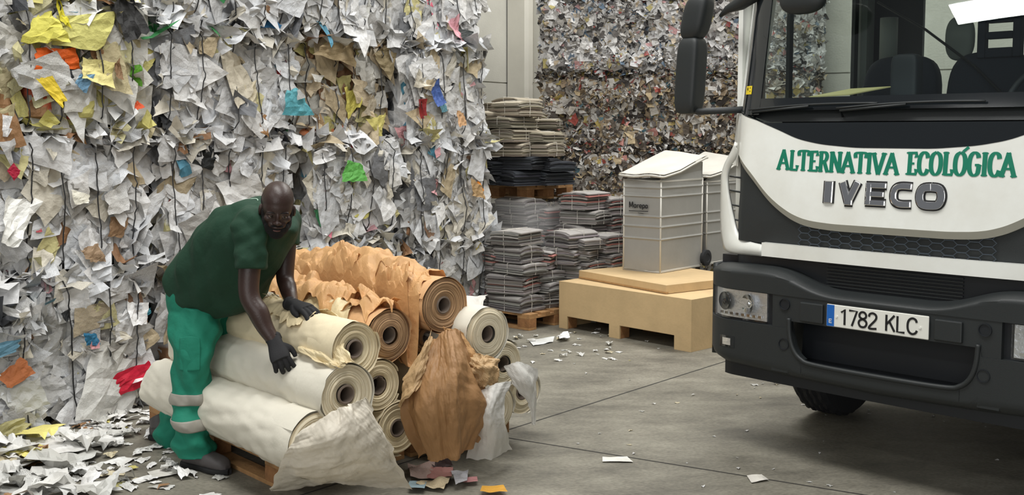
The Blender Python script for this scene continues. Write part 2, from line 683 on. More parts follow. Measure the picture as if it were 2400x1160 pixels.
def bale(name, org, ang, L, D, Hh, rng, kind, n_sheet, size, nstrap, label, group, cell=0.04, small=0.5, top=True, small_k=0.42, flat=0.07, amp=0.05, g=5, specials=()):
    """Compressed paper bale: crumpled body, loose sheets on the visible faces, baling wires as parts."""
    root = empty(name, (org[0], org[1], org[2]), ang, label, 'paper bale', group)
    mb = MB()
    sx = [L * (i + 0.5) / nstrap for i in range(nstrap)]
    sx = [x + rng.uniform(-0.03, 0.03) for x in sx]

    def disp(P, N):
        """push the faces about; pinch at the wires; round the edges"""
        q = P / np.array([L, D, Hh]) * 2 - 1
        r = 0.09
        Q = P.copy()
        for ax, ext in ((0, L), (1, D), (2, Hh)):
            e = np.clip((np.abs(q[..., ax]) * ext / 2 - (ext / 2 - r)) / r, 0, 1)
            for ax2 in (0, 1, 2):
                if ax2 != ax:
                    ext2 = (L, D, Hh)[ax2]
                    e2 = np.clip((np.abs(q[..., ax2]) * ext2 / 2 - (ext2 / 2 - r)) / r, 0, 1)
                    Q[..., ax] -= np.sign(q[..., ax]) * 0.5 * r * (e * e2 ** 2)
        wp = P + np.array([org[0] * 3, org[1] * 3, org[2] * 3])
        d = amp * (0.9 * fbm(wp, 3.2, 3, 2) + 0.55 * (1 - 2 * np.abs(noise(wp, 9, 5))) * (0.4 + 0.6 * np.abs(noise(wp, 4, 9))) + 0.3 * np.abs(noise(wp, 21, 8)))
        d = d + amp * (1.2 * crease(wp, 5, 17, 6) + 0.6 * crease(wp, 11, 19, 6))
        # bulging between neighbours: the faces draw back towards seams
        for ax, ext in ((0, L), (2, Hh)):
            e = np.clip(1 - (ext / 2 - np.abs(q[..., ax]) * ext / 2) / 0.11, 0, 1)
            d = d - 0.115 * e ** 2
        pin = np.zeros(P.shape[:-1])
        for x in sx:
            pin = np.maximum(pin, np.exp(-((P[..., 0] - x) / 0.035) ** 2))
        d = d - 0.032 * pin
        return Q + N * d[..., None]
    # patchwork colour of the compressed body
    ns = int(120 * L * Hh)
    seeds = rng.rand(ns * 3, 3) * np.array([L, D, Hh])
    sc_ = pal(rng, ns * 3, kind) * 0.9

    def colr(P):
        flat = P.reshape(-1, 3) * np.array([1.0, 1.0, 0.75])
        sd = seeds * np.array([1.0, 1.0, 0.75])
        out = np.empty((len(flat), 4))
        for i in range(0, len(flat), 2000):
            dd = ((flat[i:i + 2000, None] - sd[None]) ** 2).sum(-1)
            out[i:i + 2000, :3] = sc_[dd.argmin(1)]
        out[:, 3] = 1
        return out.reshape(P.shape[:-1] + (4,))

    def face(o, a, b, la, lb, nrm, flip):
        na, nb = max(3, int(la / cell)), max(3, int(lb / cell))
        A, B = np.meshgrid(np.linspace(0, la, na), np.linspace(0, lb, nb), indexing='ij')
        P = np.array(o) + A[..., None] * np.array(a) + B[..., None] * np.array(b)
        Q = disp(P, np.array(nrm, float))
        mb.grid(Q, c=colr(P), flip=flip)
    face((0, 0, 0), (1, 0, 0), (0, 0, 1), L, Hh, (0, -1, 0), False)
    face((L, 0, 0), (0, 1, 0), (0, 0, 1), D, Hh, (1, 0, 0), False)
    face((0, 0, 0), (0, 1, 0), (0, 0, 1), D, Hh, (-1, 0, 0), True)
    face((0, 0, Hh), (1, 0, 0), (0, 1, 0), L, D, (0, 0, 1), False)
    face((0, 0, 0), (1, 0, 0), (0, 1, 0), L, D, (0, 0, -1), True)
    face((0, D, 0), (1, 0, 0), (0, 0, 1), L, Hh, (0, 1, 0), True)
    # flattened sheets on the front
    n = int(n_sheet * L * Hh)
    C = np.stack([rng.rand(n) * L, np.zeros(n), rng.rand(n) * Hh], 1)
    d0 = disp(C, np.tile((0, -1.0, 0), (n, 1)))
    C2 = d0 + np.array([0, -1.0, 0]) * rng.uniform(-0.005, 0.022, n)[:, None]
    sz = size * rng.uniform(0.4, 1.25, n) ** 1.0
    sheets(mb, C2, np.tile((0, -1.0, 0.05), (n, 1)), sz, rng.uniform(0.5, 0.95, n), pal(rng, n, kind), rng, tilt=flat, g=g, crumple=0.07, bend=0.09)
    # small ragged ones standing out
    n2 = int(n * small * small_k)
    C = np.stack([rng.rand(n2 * 3) * L, np.zeros(n2 * 3), rng.rand(n2 * 3) * Hh], 1)
    C = C[np.argsort(-noise(C + np.array(org), 4.5, 21) - 0.5 * rng.rand(n2 * 3))[:n2]]     # ragged ones gather in clumps
    C2 = disp(C, np.tile((0, -1.0, 0), (n2, 1))) + np.array([0, -1.0, 0]) * rng.uniform(0.0, 0.05, n2)[:, None]
    sheets(mb, C2, np.tile((0, -1.0, 0.1), (n2, 1)), size * rng.uniform(0.2, 0.7, n2), rng.uniform(0.35, 0.8, n2), pal(rng, n2, kind), rng, tilt=0.42, g=max(3, g - 1), crumple=0.22, bend=0.55)
    # side at x = L
    n3 = int(n_sheet * D * Hh * 0.7)
    C = np.stack([np.full(n3, L), rng.rand(n3) ** 1.4 * D, rng.rand(n3) * Hh], 1)
    C2 = disp(C, np.tile((1.0, 0, 0), (n3, 1)))
    sheets(mb, C2, np.tile((1.0, 0, 0.0), (n3, 1)), size * rng.uniform(0.4, 1.1, n3), rng.uniform(0.5, 0.9, n3), pal(rng, n3, kind), rng, tilt=0.55, g=max(3, g - 1), crumple=0.2, bend=0.6)
    # ragged upper and lower front edges: sheets lying nearly flat, sticking out
    n4 = int(n_sheet * L * 0.34)
    for zz, q in ((Hh - 0.02, n4), (0.03, n4 // 3)):
        C = np.stack([rng.rand(q) * L, rng.uniform(-0.035, 0.10, q), zz + rng.normal(0, 0.025, q)], 1)
        sheets(mb, C, np.tile((0, -0.5, 1.0), (q, 1)), size * rng.uniform(0.35, 0.95, q), rng.uniform(0.4, 0.9, q), pal(rng, q, kind), rng, tilt=0.5, g=max(3, g - 1), crumple=0.25, bend=0.8)
    mb.build('compressed_paper', 'paper', root, colours=True)
    for (x, z, w_, h_, rgb, nm, lab, dark) in specials:
        sb = MB()
        c0 = np.array([[x, 0, z]])
        c1 = disp(c0, np.array([[0, -1.0, 0]])) + np.array([[0, -0.045 - 0.20 * min(w_, h_), 0]])
        k = np.array([srgb(*rgb)[:3]])
        sheets(sb, c1, np.array([[0, -1.0, 0.12]]), np.array([h_]), np.array([w_ / h_]), k, rng, tilt=0.1, g=7, crumple=0.1, bend=0.22, up=np.array([[0, 0, 1.0]]), txt=0)
        so = sb.build(nm, 'paper', root, colours=True)
        so['label'] = lab
    # baling wires
    for x in sx:
        zz = np.linspace(0.03, Hh - 0.03, 26)
        P = np.stack([x + 0.008 * np.sin(zz * 7 + x * 9) + rng.uniform(-0.02, 0.02) * (zz / Hh), np.zeros(26), zz], 1)
        Q = disp(P, np.tile((0, -1.0, 0), (26, 1)))
        yy = np.minimum(Q[:, 1], np.convolve(np.pad(Q[:, 1], 3, 'edge'), np.ones(7) / 7, 'valid')) - 0.068
        Q[:, 1] = yy
        Q[:, 0] = P[:, 0]
        Q[:, 2] = P[:, 2]
        Q = np.concatenate([[(x, 0.14, Hh + 0.012)], [(x, 0.05, Hh + 0.016)], Q[::-1], [(x, 0.05, 0.012)]])
        wb = MB()
        wb.tube(Q, 0.0043 if cell < 0.05 else 0.003, n=5)
        wb.build('baling_wire', 'strap', root)
    return root


A1 = math.atan2(T1[1], T1[0])
COLS = [(-0.62, 0.54), (0.62, 1.88), (1.96, 2.94), (3.01, 4.08)]
ROWS = [[0.0, 0.90, 1.755, 2.58], [0.0, 0.89, 1.74, 2.47, 3.22], [0.0, 0.92, 1.70, 2.50, 3.3], [0.0, 0.80, 1.68, 2.50, 3.3]]
COLN = ['leftmost column', 'second column', 'third column', 'last column by the newspapers']
ROWN = ['bottom row', 'second row up', 'third row up', 'top row']
GB = 'paper bales in the tall stack on the left'
KIND = {(0, 2): 'yellow', (2, 2): 'tan', (3, 2): 'white', (1, 2): 'white'}
DESC = {(0, 0): 'grey white paper bale with a red sheet low on it', (0, 1): 'white office paper bale with black wires', (0, 2): 'paper bale with orange bag and yellow sheets',
        (1, 0): 'white paper bale behind the stooping worker', (1, 1): 'white paper bale with a black card sticking out', (1, 2): 'white paper bale with a teal sheet at its edge', (1, 3): 'white paper bale with a blue sheet below it',
        (2, 0): 'white paper bale behind the brown rolls', (2, 1): 'white paper bale with a green sheet', (2, 2): 'brownish paper bale with small yellow flower shape', (2, 3): 'grey white paper bale cut by the top edge',
        (3, 0): 'bulging white paper bale next to newspaper bundles', (3, 1): 'white paper bale with a small orange scrap', (3, 2): 'white paper bale with a blue sheet', (3, 3): 'white paper bale with a pink strip'}


def onface(px, py):
    """local (k, z) on the stack face for a pixel"""
    d = ray(px, py)
    n = N1
    t = (n @ P0) / (n @ d[:2])
    P = CO + t * d
    return (P[:2] - P0) @ T1, P[2]


SPEC = [  # px, py, width m, height m, colour, name, label
    (118, 142, 0.24, 0.12, (236, 104, 32), 'orange_bag', 'crumpled orange bag'),
    (100, 60, 0.30, 0.22, (214, 208, 96), 'yellow_sheet', 'yellow sheet'), (190, 75, 0.34, 0.2, (204, 200, 120), 'yellow_sheet', 'pale yellow sheet'),
    (125, 25, 0.06, 0.16, (214, 204, 52), 'yellow_strip', 'bright yellow strip'), (95, 210, 0.2, 0.07, (228, 200, 60), 'yellow_strip', 'yellow strip'),
    (210, 175, 0.19, 0.16, (218, 208, 140), 'yellow_sheet', 'pale yellow sheet'), (168, 195, 0.08, 0.09, (110, 150, 180), 'blue_scrap', 'dull blue scrap'),
    (315, 172, 0.08, 0.12, (90, 150, 40), 'green_scrap', 'green scrap'), (310, 247, 0.06, 0.05, (220, 90, 50), 'orange_scrap', 'orange scrap'),
    (285, 50, 0.16, 0.3, (44, 44, 44), 'black_sheet', 'black plastic sheet'), (335, 100, 0.06, 0.16, (214, 44, 44), 'red_scrap', 'red scrap'),
    (245, 165, 0.08, 0.11, (130, 100, 70), 'brown_scrap', 'brown card scrap'), (85, 318, 0.14, 0.05, (110, 200, 60), 'green_scrap', 'bright green scrap'),
    (14, 402, 0.06, 0.06, (170, 30, 60), 'red_scrap', 'dark red scrap'), (300, 300, 0.13, 0.07, (222, 190, 140), 'tan_card', 'tan card'),
    (604, 55, 0.25, 0.09, (40, 92, 132), 'blue_sheet', 'blue sheet'), (672, 235, 0.2, 0.2, (84, 156, 168), 'teal_sheet', 'teal sheet'),
    (697, 165, 0.09, 0.14, (90, 180, 120), 'green_scrap', 'green film'), (595, 292, 0.15, 0.15, (150, 112, 74), 'brown_scrap', 'brown torn card'),
    (545, 185, 0.22, 0.3, (200, 192, 174), 'tan_card', 'beige card'), (472, 368, 0.24, 0.14, (22, 24, 24), 'black_card', 'black card'),
    (575, 215, 0.14, 0.14, (206, 196, 170), 'tan_card', 'beige card'),
    (785, 405, 0.3, 0.15, (90, 165, 75), 'green_sheet', 'green sheet'), (755, 530, 0.08, 0.12, (214, 120, 140), 'pink_scrap', 'pink scrap'),
    (768, 568, 0.2, 0.1, (190, 184, 110), 'yellow_sheet', 'yellow olive sheet'), (840, 498, 0.24, 0.06, (214, 206, 120), 'yellow_strip', 'yellow strip'),
    (818, 567, 0.14, 0.05, (190, 50, 50), 'red_scrap', 'red printed scrap'), (740, 500, 0.1, 0.1, (90, 170, 120), 'green_scrap', 'green scrap'),
    (925, 203, 0.1, 0.1, (240, 160, 20), 'orange_flower', 'orange flower shaped scrap'), (835, 230, 0.14, 0.24, (190, 180, 90), 'yellow_sheet', 'olive yellow sheet'),
    (880, 300, 0.2, 0.22, (196, 186, 110), 'yellow_sheet', 'olive yellow sheet'), (755, 75, 0.14, 0.1, (214, 196, 120), 'yellow_sheet', 'yellow sheet'),
    (780, 120, 0.4, 0.16, (150, 132, 100), 'brown_card', 'brown cardboard'), (910, 140, 0.2, 0.2, (140, 126, 96), 'brown_card', 'brown cardboard'),
    (990, 220, 0.1, 0.16, (70, 96, 160), 'blue_sheet', 'blue sheet'), (1010, 240, 0.09, 0.16, (100, 150, 165), 'teal_sheet', 'dull teal sheet'),
    (1010, 22, 0.09, 0.22, (225, 120, 140), 'pink_strip', 'pink strip'), (1050, 70, 0.1, 0.22, (225, 170, 180), 'pink_strip', 'pale pink strip'),
    (1080, 80, 0.16, 0.07, (70, 74, 74), 'black_scrap', 'dark scrap'), (1050, 280, 0.13, 0.11, (190, 150, 110), 'tan_card', 'tan card'),
    (985, 318, 0.2, 0.14, (190, 182, 130), 'yellow_sheet', 'olive sheet'), (1095, 435, 0.07, 0.09, (226, 140, 50), 'orange_scrap', 'orange scrap'),
    (1085, 440, 0.14, 0.14, (180, 150, 110), 'tan_card', 'tan card'), (1108, 580, 0.1, 0.08, (200, 180, 80), 'yellow_sheet', 'yellow scrap'),
    (292, 868, 0.28, 0.17, (196, 30, 56), 'red_sheet', 'crimson sheet'), (112, 635, 0.12, 0.05, (40, 110, 170), 'blue_scrap', 'blue scrap'),
    (195, 792, 0.14, 0.09, (50, 120, 160), 'blue_scrap', 'blue film scrap'), (355, 690, 0.09, 0.05, (40, 70, 150), 'blue_scrap', 'deep blue scrap'),
    (295, 730, 0.13, 0.13, (240, 240, 240), 'white_card', 'bright white card'), (336, 735, 0.12, 0.05, (80, 160, 180), 'teal_scrap', 'teal scrap'),
    (240, 880, 0.34, 0.42, (206, 206, 202), 'white_sack', 'large pale flat sheet'), (135, 737, 0.06, 0.05, (40, 42, 44), 'black_scrap', 'black scrap'),
    (80, 540, 0.03, 0.03, (200, 90, 100), 'red_scrap', 'pinkish scrap'), (170, 462, 0.09, 0.08, (240, 238, 225), 'white_card', 'cream card'),
    (15, 520, 0.16, 0.3, (236, 236, 232), 'white_card', 'bright white sheet'), (265, 535, 0.1, 0.12, (150, 120, 90), 'brown_scrap', 'brown scrap'),
    (200, 590, 0.12, 0.14, (150, 126, 100), 'brown_scrap', 'brown scrap'), (850, 20, 0.14, 0.2, (205, 205, 200), 'white_card', 'grey card'),
    (930, 70, 0.12, 0.24, (226, 226, 228), 'white_card', 'white card'), (1000, 330, 0.12, 0.14, (200, 196, 180), 'tan_card', 'beige card'),
]
_rg = np.random.RandomState(11)
for ci, (k0, k1) in enumerate(COLS):
    rz = ROWS[ci]
    for ri in range(len(rz) - 1):
        off = _rg.uniform(-0.05, 0.04)
        kk0 = k0 + _rg.uniform(-0.02, 0.02)
        kk1 = k1 + (_rg.uniform(0.0, 0.14) if ci == 3 else 0) + (0.1 if (ci, ri) == (3, 0) else 0)
        if (ci, ri) in ((2, 2),):
            off = 0.10
        o = along(kk0, off)
        sp = []
        for (px, py, w_, h_, rgb, nm, lab) in SPEC:
            k, z = onface(px, py)
            if k0 - 0.02 <= k < k1 + 0.05 and rz[ri] <= z < rz[ri + 1]:
                sp.append((k - kk0, z - rz[ri], w_, h_, rgb, nm, lab, 0))
        lab = DESC.get((ci, ri), 'white paper bale') + ', ' + ROWN[ri] + ', ' + COLN[ci]
        bale('paper_bale', (o[0], o[1], rz[ri]), A1, kk1 - kk0, 1.15, rz[ri + 1] - rz[ri] - 0.012, np.random.RandomState(100 + ci * 10 + ri),
             KIND.get((ci, ri), 'white'), 165, 0.235, 5 if ci < 2 else 4, lab, GB, specials=sp, g=5, cell=0.026)

# nearer low bale cut by the left edge of the frame
_o = flo(95, 1030)
_ang = math.radians(48)
_d = np.array([math.cos(_ang), math.sin(_ang)])
_oo = _o[:2] - _d * 1.0
bale('paper_bale', (_oo[0], _oo[1], 0), _ang, 1.02, 0.7, 0.72, np.random.RandomState(5), 'white', 420, 0.17, 4,
     'low grey bale with a copper coloured scrap, nearest bale, cut by the left edge', GB, cell=0.035,
     specials=[(0.86, 0.42, 0.16, 0.10, (196, 120, 76), 'copper_scrap', 'copper coloured folded scrap', 0), (0.75, 0.55, 0.2, 0.08, (90, 130, 150), 'blue_scrap', 'bluish scrap', 0),
               (0.9, 0.3, 0.16, 0.18, (190, 190, 186), 'grey_sheet', 'pale sheet', 0), (0.8, 0.12, 0.2, 0.12, (170, 164, 120), 'olive_sheet', 'olive sheet', 0)])

# back stack of mixed paper
GK = 'mixed paper bales in the back stack'
BX = [0.28, 1.34, 2.36, 3.12]
for ci in range(3):
    for ri in range(5):
        z0 = 0.785 * ri
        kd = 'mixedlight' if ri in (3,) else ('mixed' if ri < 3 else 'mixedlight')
        lab = ('%s mixed waste paper bale, %s of the back stack, %s' % (
            'pale' if kd == 'mixedlight' else 'brownish', ['bottom row', 'second row', 'third row', 'fourth row', 'top row'][ri],
            ['beside the concrete pillar', 'middle column behind the bins', 'column behind the truck mirror'][ci]))
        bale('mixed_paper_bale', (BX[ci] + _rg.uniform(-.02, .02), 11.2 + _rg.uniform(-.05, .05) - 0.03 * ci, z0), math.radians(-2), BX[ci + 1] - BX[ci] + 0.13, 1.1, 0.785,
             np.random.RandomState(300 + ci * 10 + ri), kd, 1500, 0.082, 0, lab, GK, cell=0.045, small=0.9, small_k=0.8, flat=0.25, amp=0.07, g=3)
# ================================================================== WOODEN PALLETS
def pallet(loc, rz, L, Wd, label, group=None, nb=3, name='wooden_pallet'):
    """x along the stringer boards (L), y across (Wd); 144 mm high."""
    r = empty(name, loc, rz, label, 'pallet', group)
    for i in range(nb):
        for j in range(3):
            mb = MB()
            x = [0, L / 2 - .07, L - .14][j] if nb else 0
            y = (Wd - 0.1) * i / (nb - 1)
            mb.box(x, x + .14, y, y + .1, .022, .1)
            mb.build('block', 'wood_block', r, bevel=.003)
        mb = MB()
        y = (Wd - 0.1) * i / (nb - 1)
        mb.box(0, L, y, y + .1, 0, .022)
        mb.build('bottom_board', 'wood_pallet', r, bevel=.002)
    n = max(5, int(Wd / .16))
    for j in range(3):
        x = [0, L / 2 - .07, L - .14][j]
        mb = MB()
        mb.box(x, x + .14, 0, Wd, .1, .122)
        mb.build('cross_board', 'wood_pallet', r, bevel=.002)
    for i in range(n):
        y = (Wd - .12) * i / (n - 1)
        mb = MB()
        mb.box(0, L, y, y + .12, .122, .144)
        mb.build('deck_board', 'wood_pallet', r, bevel=.002)
    return r


# ================================================================== PAPER ROLLS
mat('roll_white', srgb(222, 217, 202), 0.55, var=0.08, vscale=4, bump=0.006, bscale=9, spec=0.4)
mat('roll_cream', srgb(226, 212, 180), 0.6, var=0.12, vscale=5, bump=0.006, bscale=9)
mat('roll_brown', srgb(212, 168, 122), 0.6, var=0.16, vscale=6, bump=0.007, bscale=12)
mat('core_card', srgb(118, 104, 92), 0.8, var=0.2, vscale=30)
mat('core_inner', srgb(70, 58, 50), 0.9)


def ring_mat(name, c1, c2, freq=95.0):
    m = mat(name, c1, 0.7)
    nt = m.node_tree
    L = nt.links
    b = nt.nodes['Principled BSDF']
    tc = nt.nodes.new('ShaderNodeTexCoord')
    sp = nt.nodes.new('ShaderNodeSeparateXYZ')
    L.new(tc.outputs['Object'], sp.inputs[0])
    cb = nt.nodes.new('ShaderNodeCombineXYZ')
    L.new(sp.outputs[1], cb.inputs[0])
    L.new(sp.outputs[2], cb.inputs[1])
    ln = nt.nodes.new('ShaderNodeVectorMath')
    ln.operation = 'LENGTH'
    L.new(cb.outputs[0], ln.inputs[0])
    nz = nt.nodes.new('ShaderNodeTexNoise')
    nz.noise_dimensions = '1D'
    nz.inputs['Scale'].default_value = freq
    nz.inputs['Detail'].default_value = 5
    nz.inputs['Roughness'].default_value = 0.8
    ad = nt.nodes.new('ShaderNodeMath')
    ad.operation = 'ADD'
    n2 = nt.nodes.new('ShaderNodeTexNoise')
    n2.inputs['Scale'].default_value = 6
    L.new(tc.outputs['Object'], n2.inputs['Vector'])
    ml = nt.nodes.new('ShaderNodeMath')
    ml.operation = 'MULTIPLY'
    ml.inputs[1].default_value = 0.012
    L.new(n2.outputs['Fac'], ml.inputs[0])
    L.new(ln.outputs['Value'], ad.inputs[0])
    L.new(ml.outputs[0], ad.inputs[1])
    L.new(ad.outputs[0], nz.inputs['W'])
    r = nt.nodes.new('ShaderNodeValToRGB')
    r.color_ramp.elements[0].position, r.color_ramp.elements[0].color = 0.36, c2
    r.color_ramp.elements[1].position, r.color_ramp.elements[1].color = 0.56, c1
    L.new(nz.outputs['Fac'], r.inputs['Fac'])
    L.new(r.outputs['Color'], b.inputs['Base Color'])
    bp = nt.nodes.new('ShaderNodeBump')
    bp.inputs['Distance'].default_value = 0.004
    L.new(nz.outputs['Fac'], bp.inputs['Height'])
    L.new(bp.outputs['Normal'], b.inputs['Normal'])


ring_mat('end_white', srgb(232, 222, 196), srgb(198, 182, 150))
ring_mat('end_cream', srgb(230, 217, 184), srgb(188, 168, 130))
ring_mat('end_brown', srgb(186, 150, 110), srgb(96, 68, 46))

PN = flo(655, 1150)[:2]
_l = flo(350, 1003)[:2]
RD = (_l - PN) / np.linalg.norm(_l - PN)          # roll axis, pointing back
RE = np.array([-(-RD)[1], (-RD)[0]])              # across the pile, towards the truck
RANG = math.atan2(RD[1], RD[0])


def onend(px, py, ov):
    """centre of a roll end on the plane `ov` in front of the pallet edge"""
    r = ray(px, py)
    f = -RD
    k = (PN @ f + ov) / (r[:2] @ f)
    return CO + k * r


ROLLS = {}


def roll(key, px, py, ov, r, L, m, mend, label, core=0.042, seed=0, torn=0.0, z=None, sag=0.0, group='paper rolls on the front pallet', crack=False):
    P = onend(px, py, ov)
    if z is not None:
        P = onend(px, py, ov)
        P[2] = z
    rng = np.random.RandomState(seed)
    ROLLS[key] = (P, r, L)
    root = empty('paper_roll', P, RANG, label, 'paper roll', group)
    na, nl = 96, 110
    mb = MB()
    a = np.linspace(0, 2 * PI, na, endpoint=False)
    x = np.linspace(0, L, nl)
    X, A = np.meshgrid(x, a, indexing='ij')
    base = np.stack([X * 2.0, np.cos(A) * r * 4, np.sin(A) * r * 4 + seed * 3], -1)
    rad = r + (0.004 * fbm(base, 1.6, seed, 3) + (0.026 if key in 'LBE' else .013) * crease(base * np.array([.6, 1, 1]), 1.5, seed, 9, .12) + (.016 if key in 'LBE' else .007) * crease(base * np.array([.9, 1, 1]), 4.2, seed + 5, 9, .1)) * np.clip(X / 0.15, 0.1, 1) - 0.004 * np.abs(noise(base * np.array([1, 2, 2]), 2.2, seed + 4)) * np.clip(X / 0.3, 0, 1)
    G = np.stack([X, np.cos(A) * rad, np.sin(A) * rad], -1)
    mb.grid(G, closed=True, flip=True)
    # back end disc
    mb.add(np.concatenate([[[L, 0, 0]], G[-1]]), [(0, 1 + (i + 1) % na, 1 + i)[::-1] for i in range(na)])
    o = mb.build('paper_winding', m, root, smooth=True)
    # front end face: rings, slightly telescoped
    nr = 26
    rr = np.linspace(core + 0.004, r * 0.995, nr)
    tele = np.cumsum(rng.normal(0, 0.0035, nr)) * 1.0
    tele -= tele[-1]
    tele = np.clip(tele, -0.012, 0.02)
    mb = MB()
    Rr, A2 = np.meshgrid(rr, a, indexing='ij')
    xx = tele[:, None] + 0.0015 * noise(np.stack([Rr * 60, A2 * 2, A2 * 0], -1), 1, seed) - 0.004
    Rj = Rr * (1 + 0.01 * noise(np.stack([Rr * 20, np.cos(A2), np.sin(A2)], -1), 2, seed + 2) * np.linspace(1, 0.2, nr)[:, None])
    G2 = np.stack([xx, np.cos(A2) * Rj, np.sin(A2) * Rj], -1)
    mb.grid(G2, closed=True, flip=False)
    mb.build('wound_end', mend, root)
    # cardboard core
    mb = MB()
    ci = core * 0.86
    cr = np.array([(0.10, ci * .99), (0.0, ci), (-0.004, ci + 0.001), (-0.004, core), (0.004, core + 0.005)])
    jag = (1 + (0.12 * noise(np.stack([np.cos(a) * 3, np.sin(a) * 3, a * 0], -1), 1, seed) if crack else 0))
    V = np.stack([np.stack([np.full(na, c[0]), np.cos(a) * c[1] * jag, np.sin(a) * c[1] * jag], -1) for c in cr])
    mb.grid(V, closed=True, flip=False)
    mb.build('core_tube', 'core_card', root, smooth=True)
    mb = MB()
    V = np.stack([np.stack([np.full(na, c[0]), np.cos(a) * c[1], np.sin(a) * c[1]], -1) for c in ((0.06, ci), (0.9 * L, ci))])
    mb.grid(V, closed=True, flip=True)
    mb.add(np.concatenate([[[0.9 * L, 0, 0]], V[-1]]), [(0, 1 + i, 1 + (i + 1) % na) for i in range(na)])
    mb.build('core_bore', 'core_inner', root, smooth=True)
    # loose outer wrap: a lip of paper around the end
    mb = MB()
    nn = 5
    aa = np.linspace(-0.4 + seed, -0.4 + seed + 2 * PI * 0.86, 60)
    S, A3 = np.meshgrid(np.linspace(0, 1, nn), aa, indexing='ij')
    lip = 0.012 + 0.010 * noise(np.stack([np.cos(A3), np.sin(A3), A3 * 0], -1), 2.5, seed + 7)
    XX = 0.22 - (0.22 + lip) * S
    RR = r + 0.0015 + 0.006 * (S ** 3) * (1 + noise(np.stack([S, A3 * 2, A3 * 0], -1), 2, seed + 8))
    mb.grid(np.stack([XX, np.cos(A3) * RR, np.sin(A3) * RR], -1), flip=False)
    mb.build('outer_wrap', m, root, smooth=True)
    return root


def pallet_e(s0, width, label, back=0.0, L=1.5):
    # pallet whose x runs back along RD and whose y runs along -normal (towards the truck): mirror by starting at far side
    p = PN + RE * (s0 + width) + RD * back
    return pallet((p[0], p[1], 0), RANG, L, width, label, 'pallets under the paper rolls')


pallet_e(0.0, 0.76, 'wooden pallet beside the worker\'s boot, carrying the white wrapped rolls')
pallet_e(0.80, 0.72, 'wooden pallet on the truck side under the roll pile')

roll('L', 742, 1042, 0.36, 0.152, 1.60, 'roll_white', 'end_white', 'bottom white film-wrapped roll, end hidden by the hanging sheet, leg in front', seed=1)
roll('B', 812, 925, 0.40, 0.142, 1.62, 'roll_white', 'end_white', 'white roll under the worker\'s lower glove, half of its core covered', seed=2)
roll('A', 832, 818, 0.35, 0.128, 1.50, 'roll_cream', 'end_cream', 'cream roll with torn outer paper under both gloves', seed=3)
roll('C', 885, 903, 0.28, 0.126, 1.45, 'roll_cream', 'end_cream', 'cream roll with a ragged hole for a core', seed=4, crack=True, core=.046)
roll('D', 932, 1003, 0.29, 0.128, 1.5, 'roll_cream', 'end_cream', 'cream roll at the bottom between the hanging white and brown sheets', seed=5)
roll('E', 910, 785, 0.24, 0.128, 1.5, 'roll_brown', 'end_brown', 'brown roll in the middle of the pile under crumpled brown paper', seed=6)
roll('F', 1040, 715, 0.28, 0.140, 1.45, 'roll_brown', 'end_brown', 'topmost brown roll with dark layered end', seed=7)
roll('G', 1000, 790, 0.10, 0.078, 1.3, 'roll_brown', 'end_brown', 'small squashed brown roll between two big brown rolls', seed=8, core=.03, crack=True)
roll('H', 1140, 782, 0.40, 0.138, 1.5, 'roll_white', 'end_white', 'large white roll on the right, topmost of the white ones there', seed=9)
roll('I', 1178, 852, 0.24, 0.128, 1.5, 'roll_white', 'end_white', 'white roll directly under the large right-hand one', seed=10)
roll('K', 1160, 958, 0.33, 0.128, 1.5, 'roll_white', 'end_white', 'bottom white roll behind the narrow hanging sheet', seed=11)
roll('J', 1224, 918, 0.22, 0.124, 1.5, 'roll_white', 'end_white', 'rightmost white roll near the floor with flapping paper', seed=12)
roll('N', 1030, 985, 0.14, 0.125, 1.45, 'roll_cream', 'end_cream', 'bottom cream roll hidden behind the large brown sheet', seed=13)
roll('M', 1020, 890, 0.10, 0.125, 1.45, 'roll_cream', 'end_cream', 'cream roll above it behind the large brown sheet', seed=14)


def catmull(C, n):
    """(m, ..., 3) control rows -> n rows"""
    C = np.asarray(C, float)
    m = len(C)
    t = np.linspace(0, m - 1, n)
    i = np.clip(np.floor(t).astype(int), 0, m - 2)
    f = (t - i).reshape((-1,) + (1,) * (C.ndim - 1))
    p0, p1, p2, p3 = C[np.clip(i - 1, 0, m - 1)], C[i], C[i + 1], C[np.clip(i + 2, 0, m - 1)]
    return 0.5 * (2 * p1 + (p2 - p0) * f + (2 * p0 - 5 * p1 + 4 * p2 - p3) * f ** 2 + (3 * p1 - p0 - 3 * p2 + p3) * f ** 3)


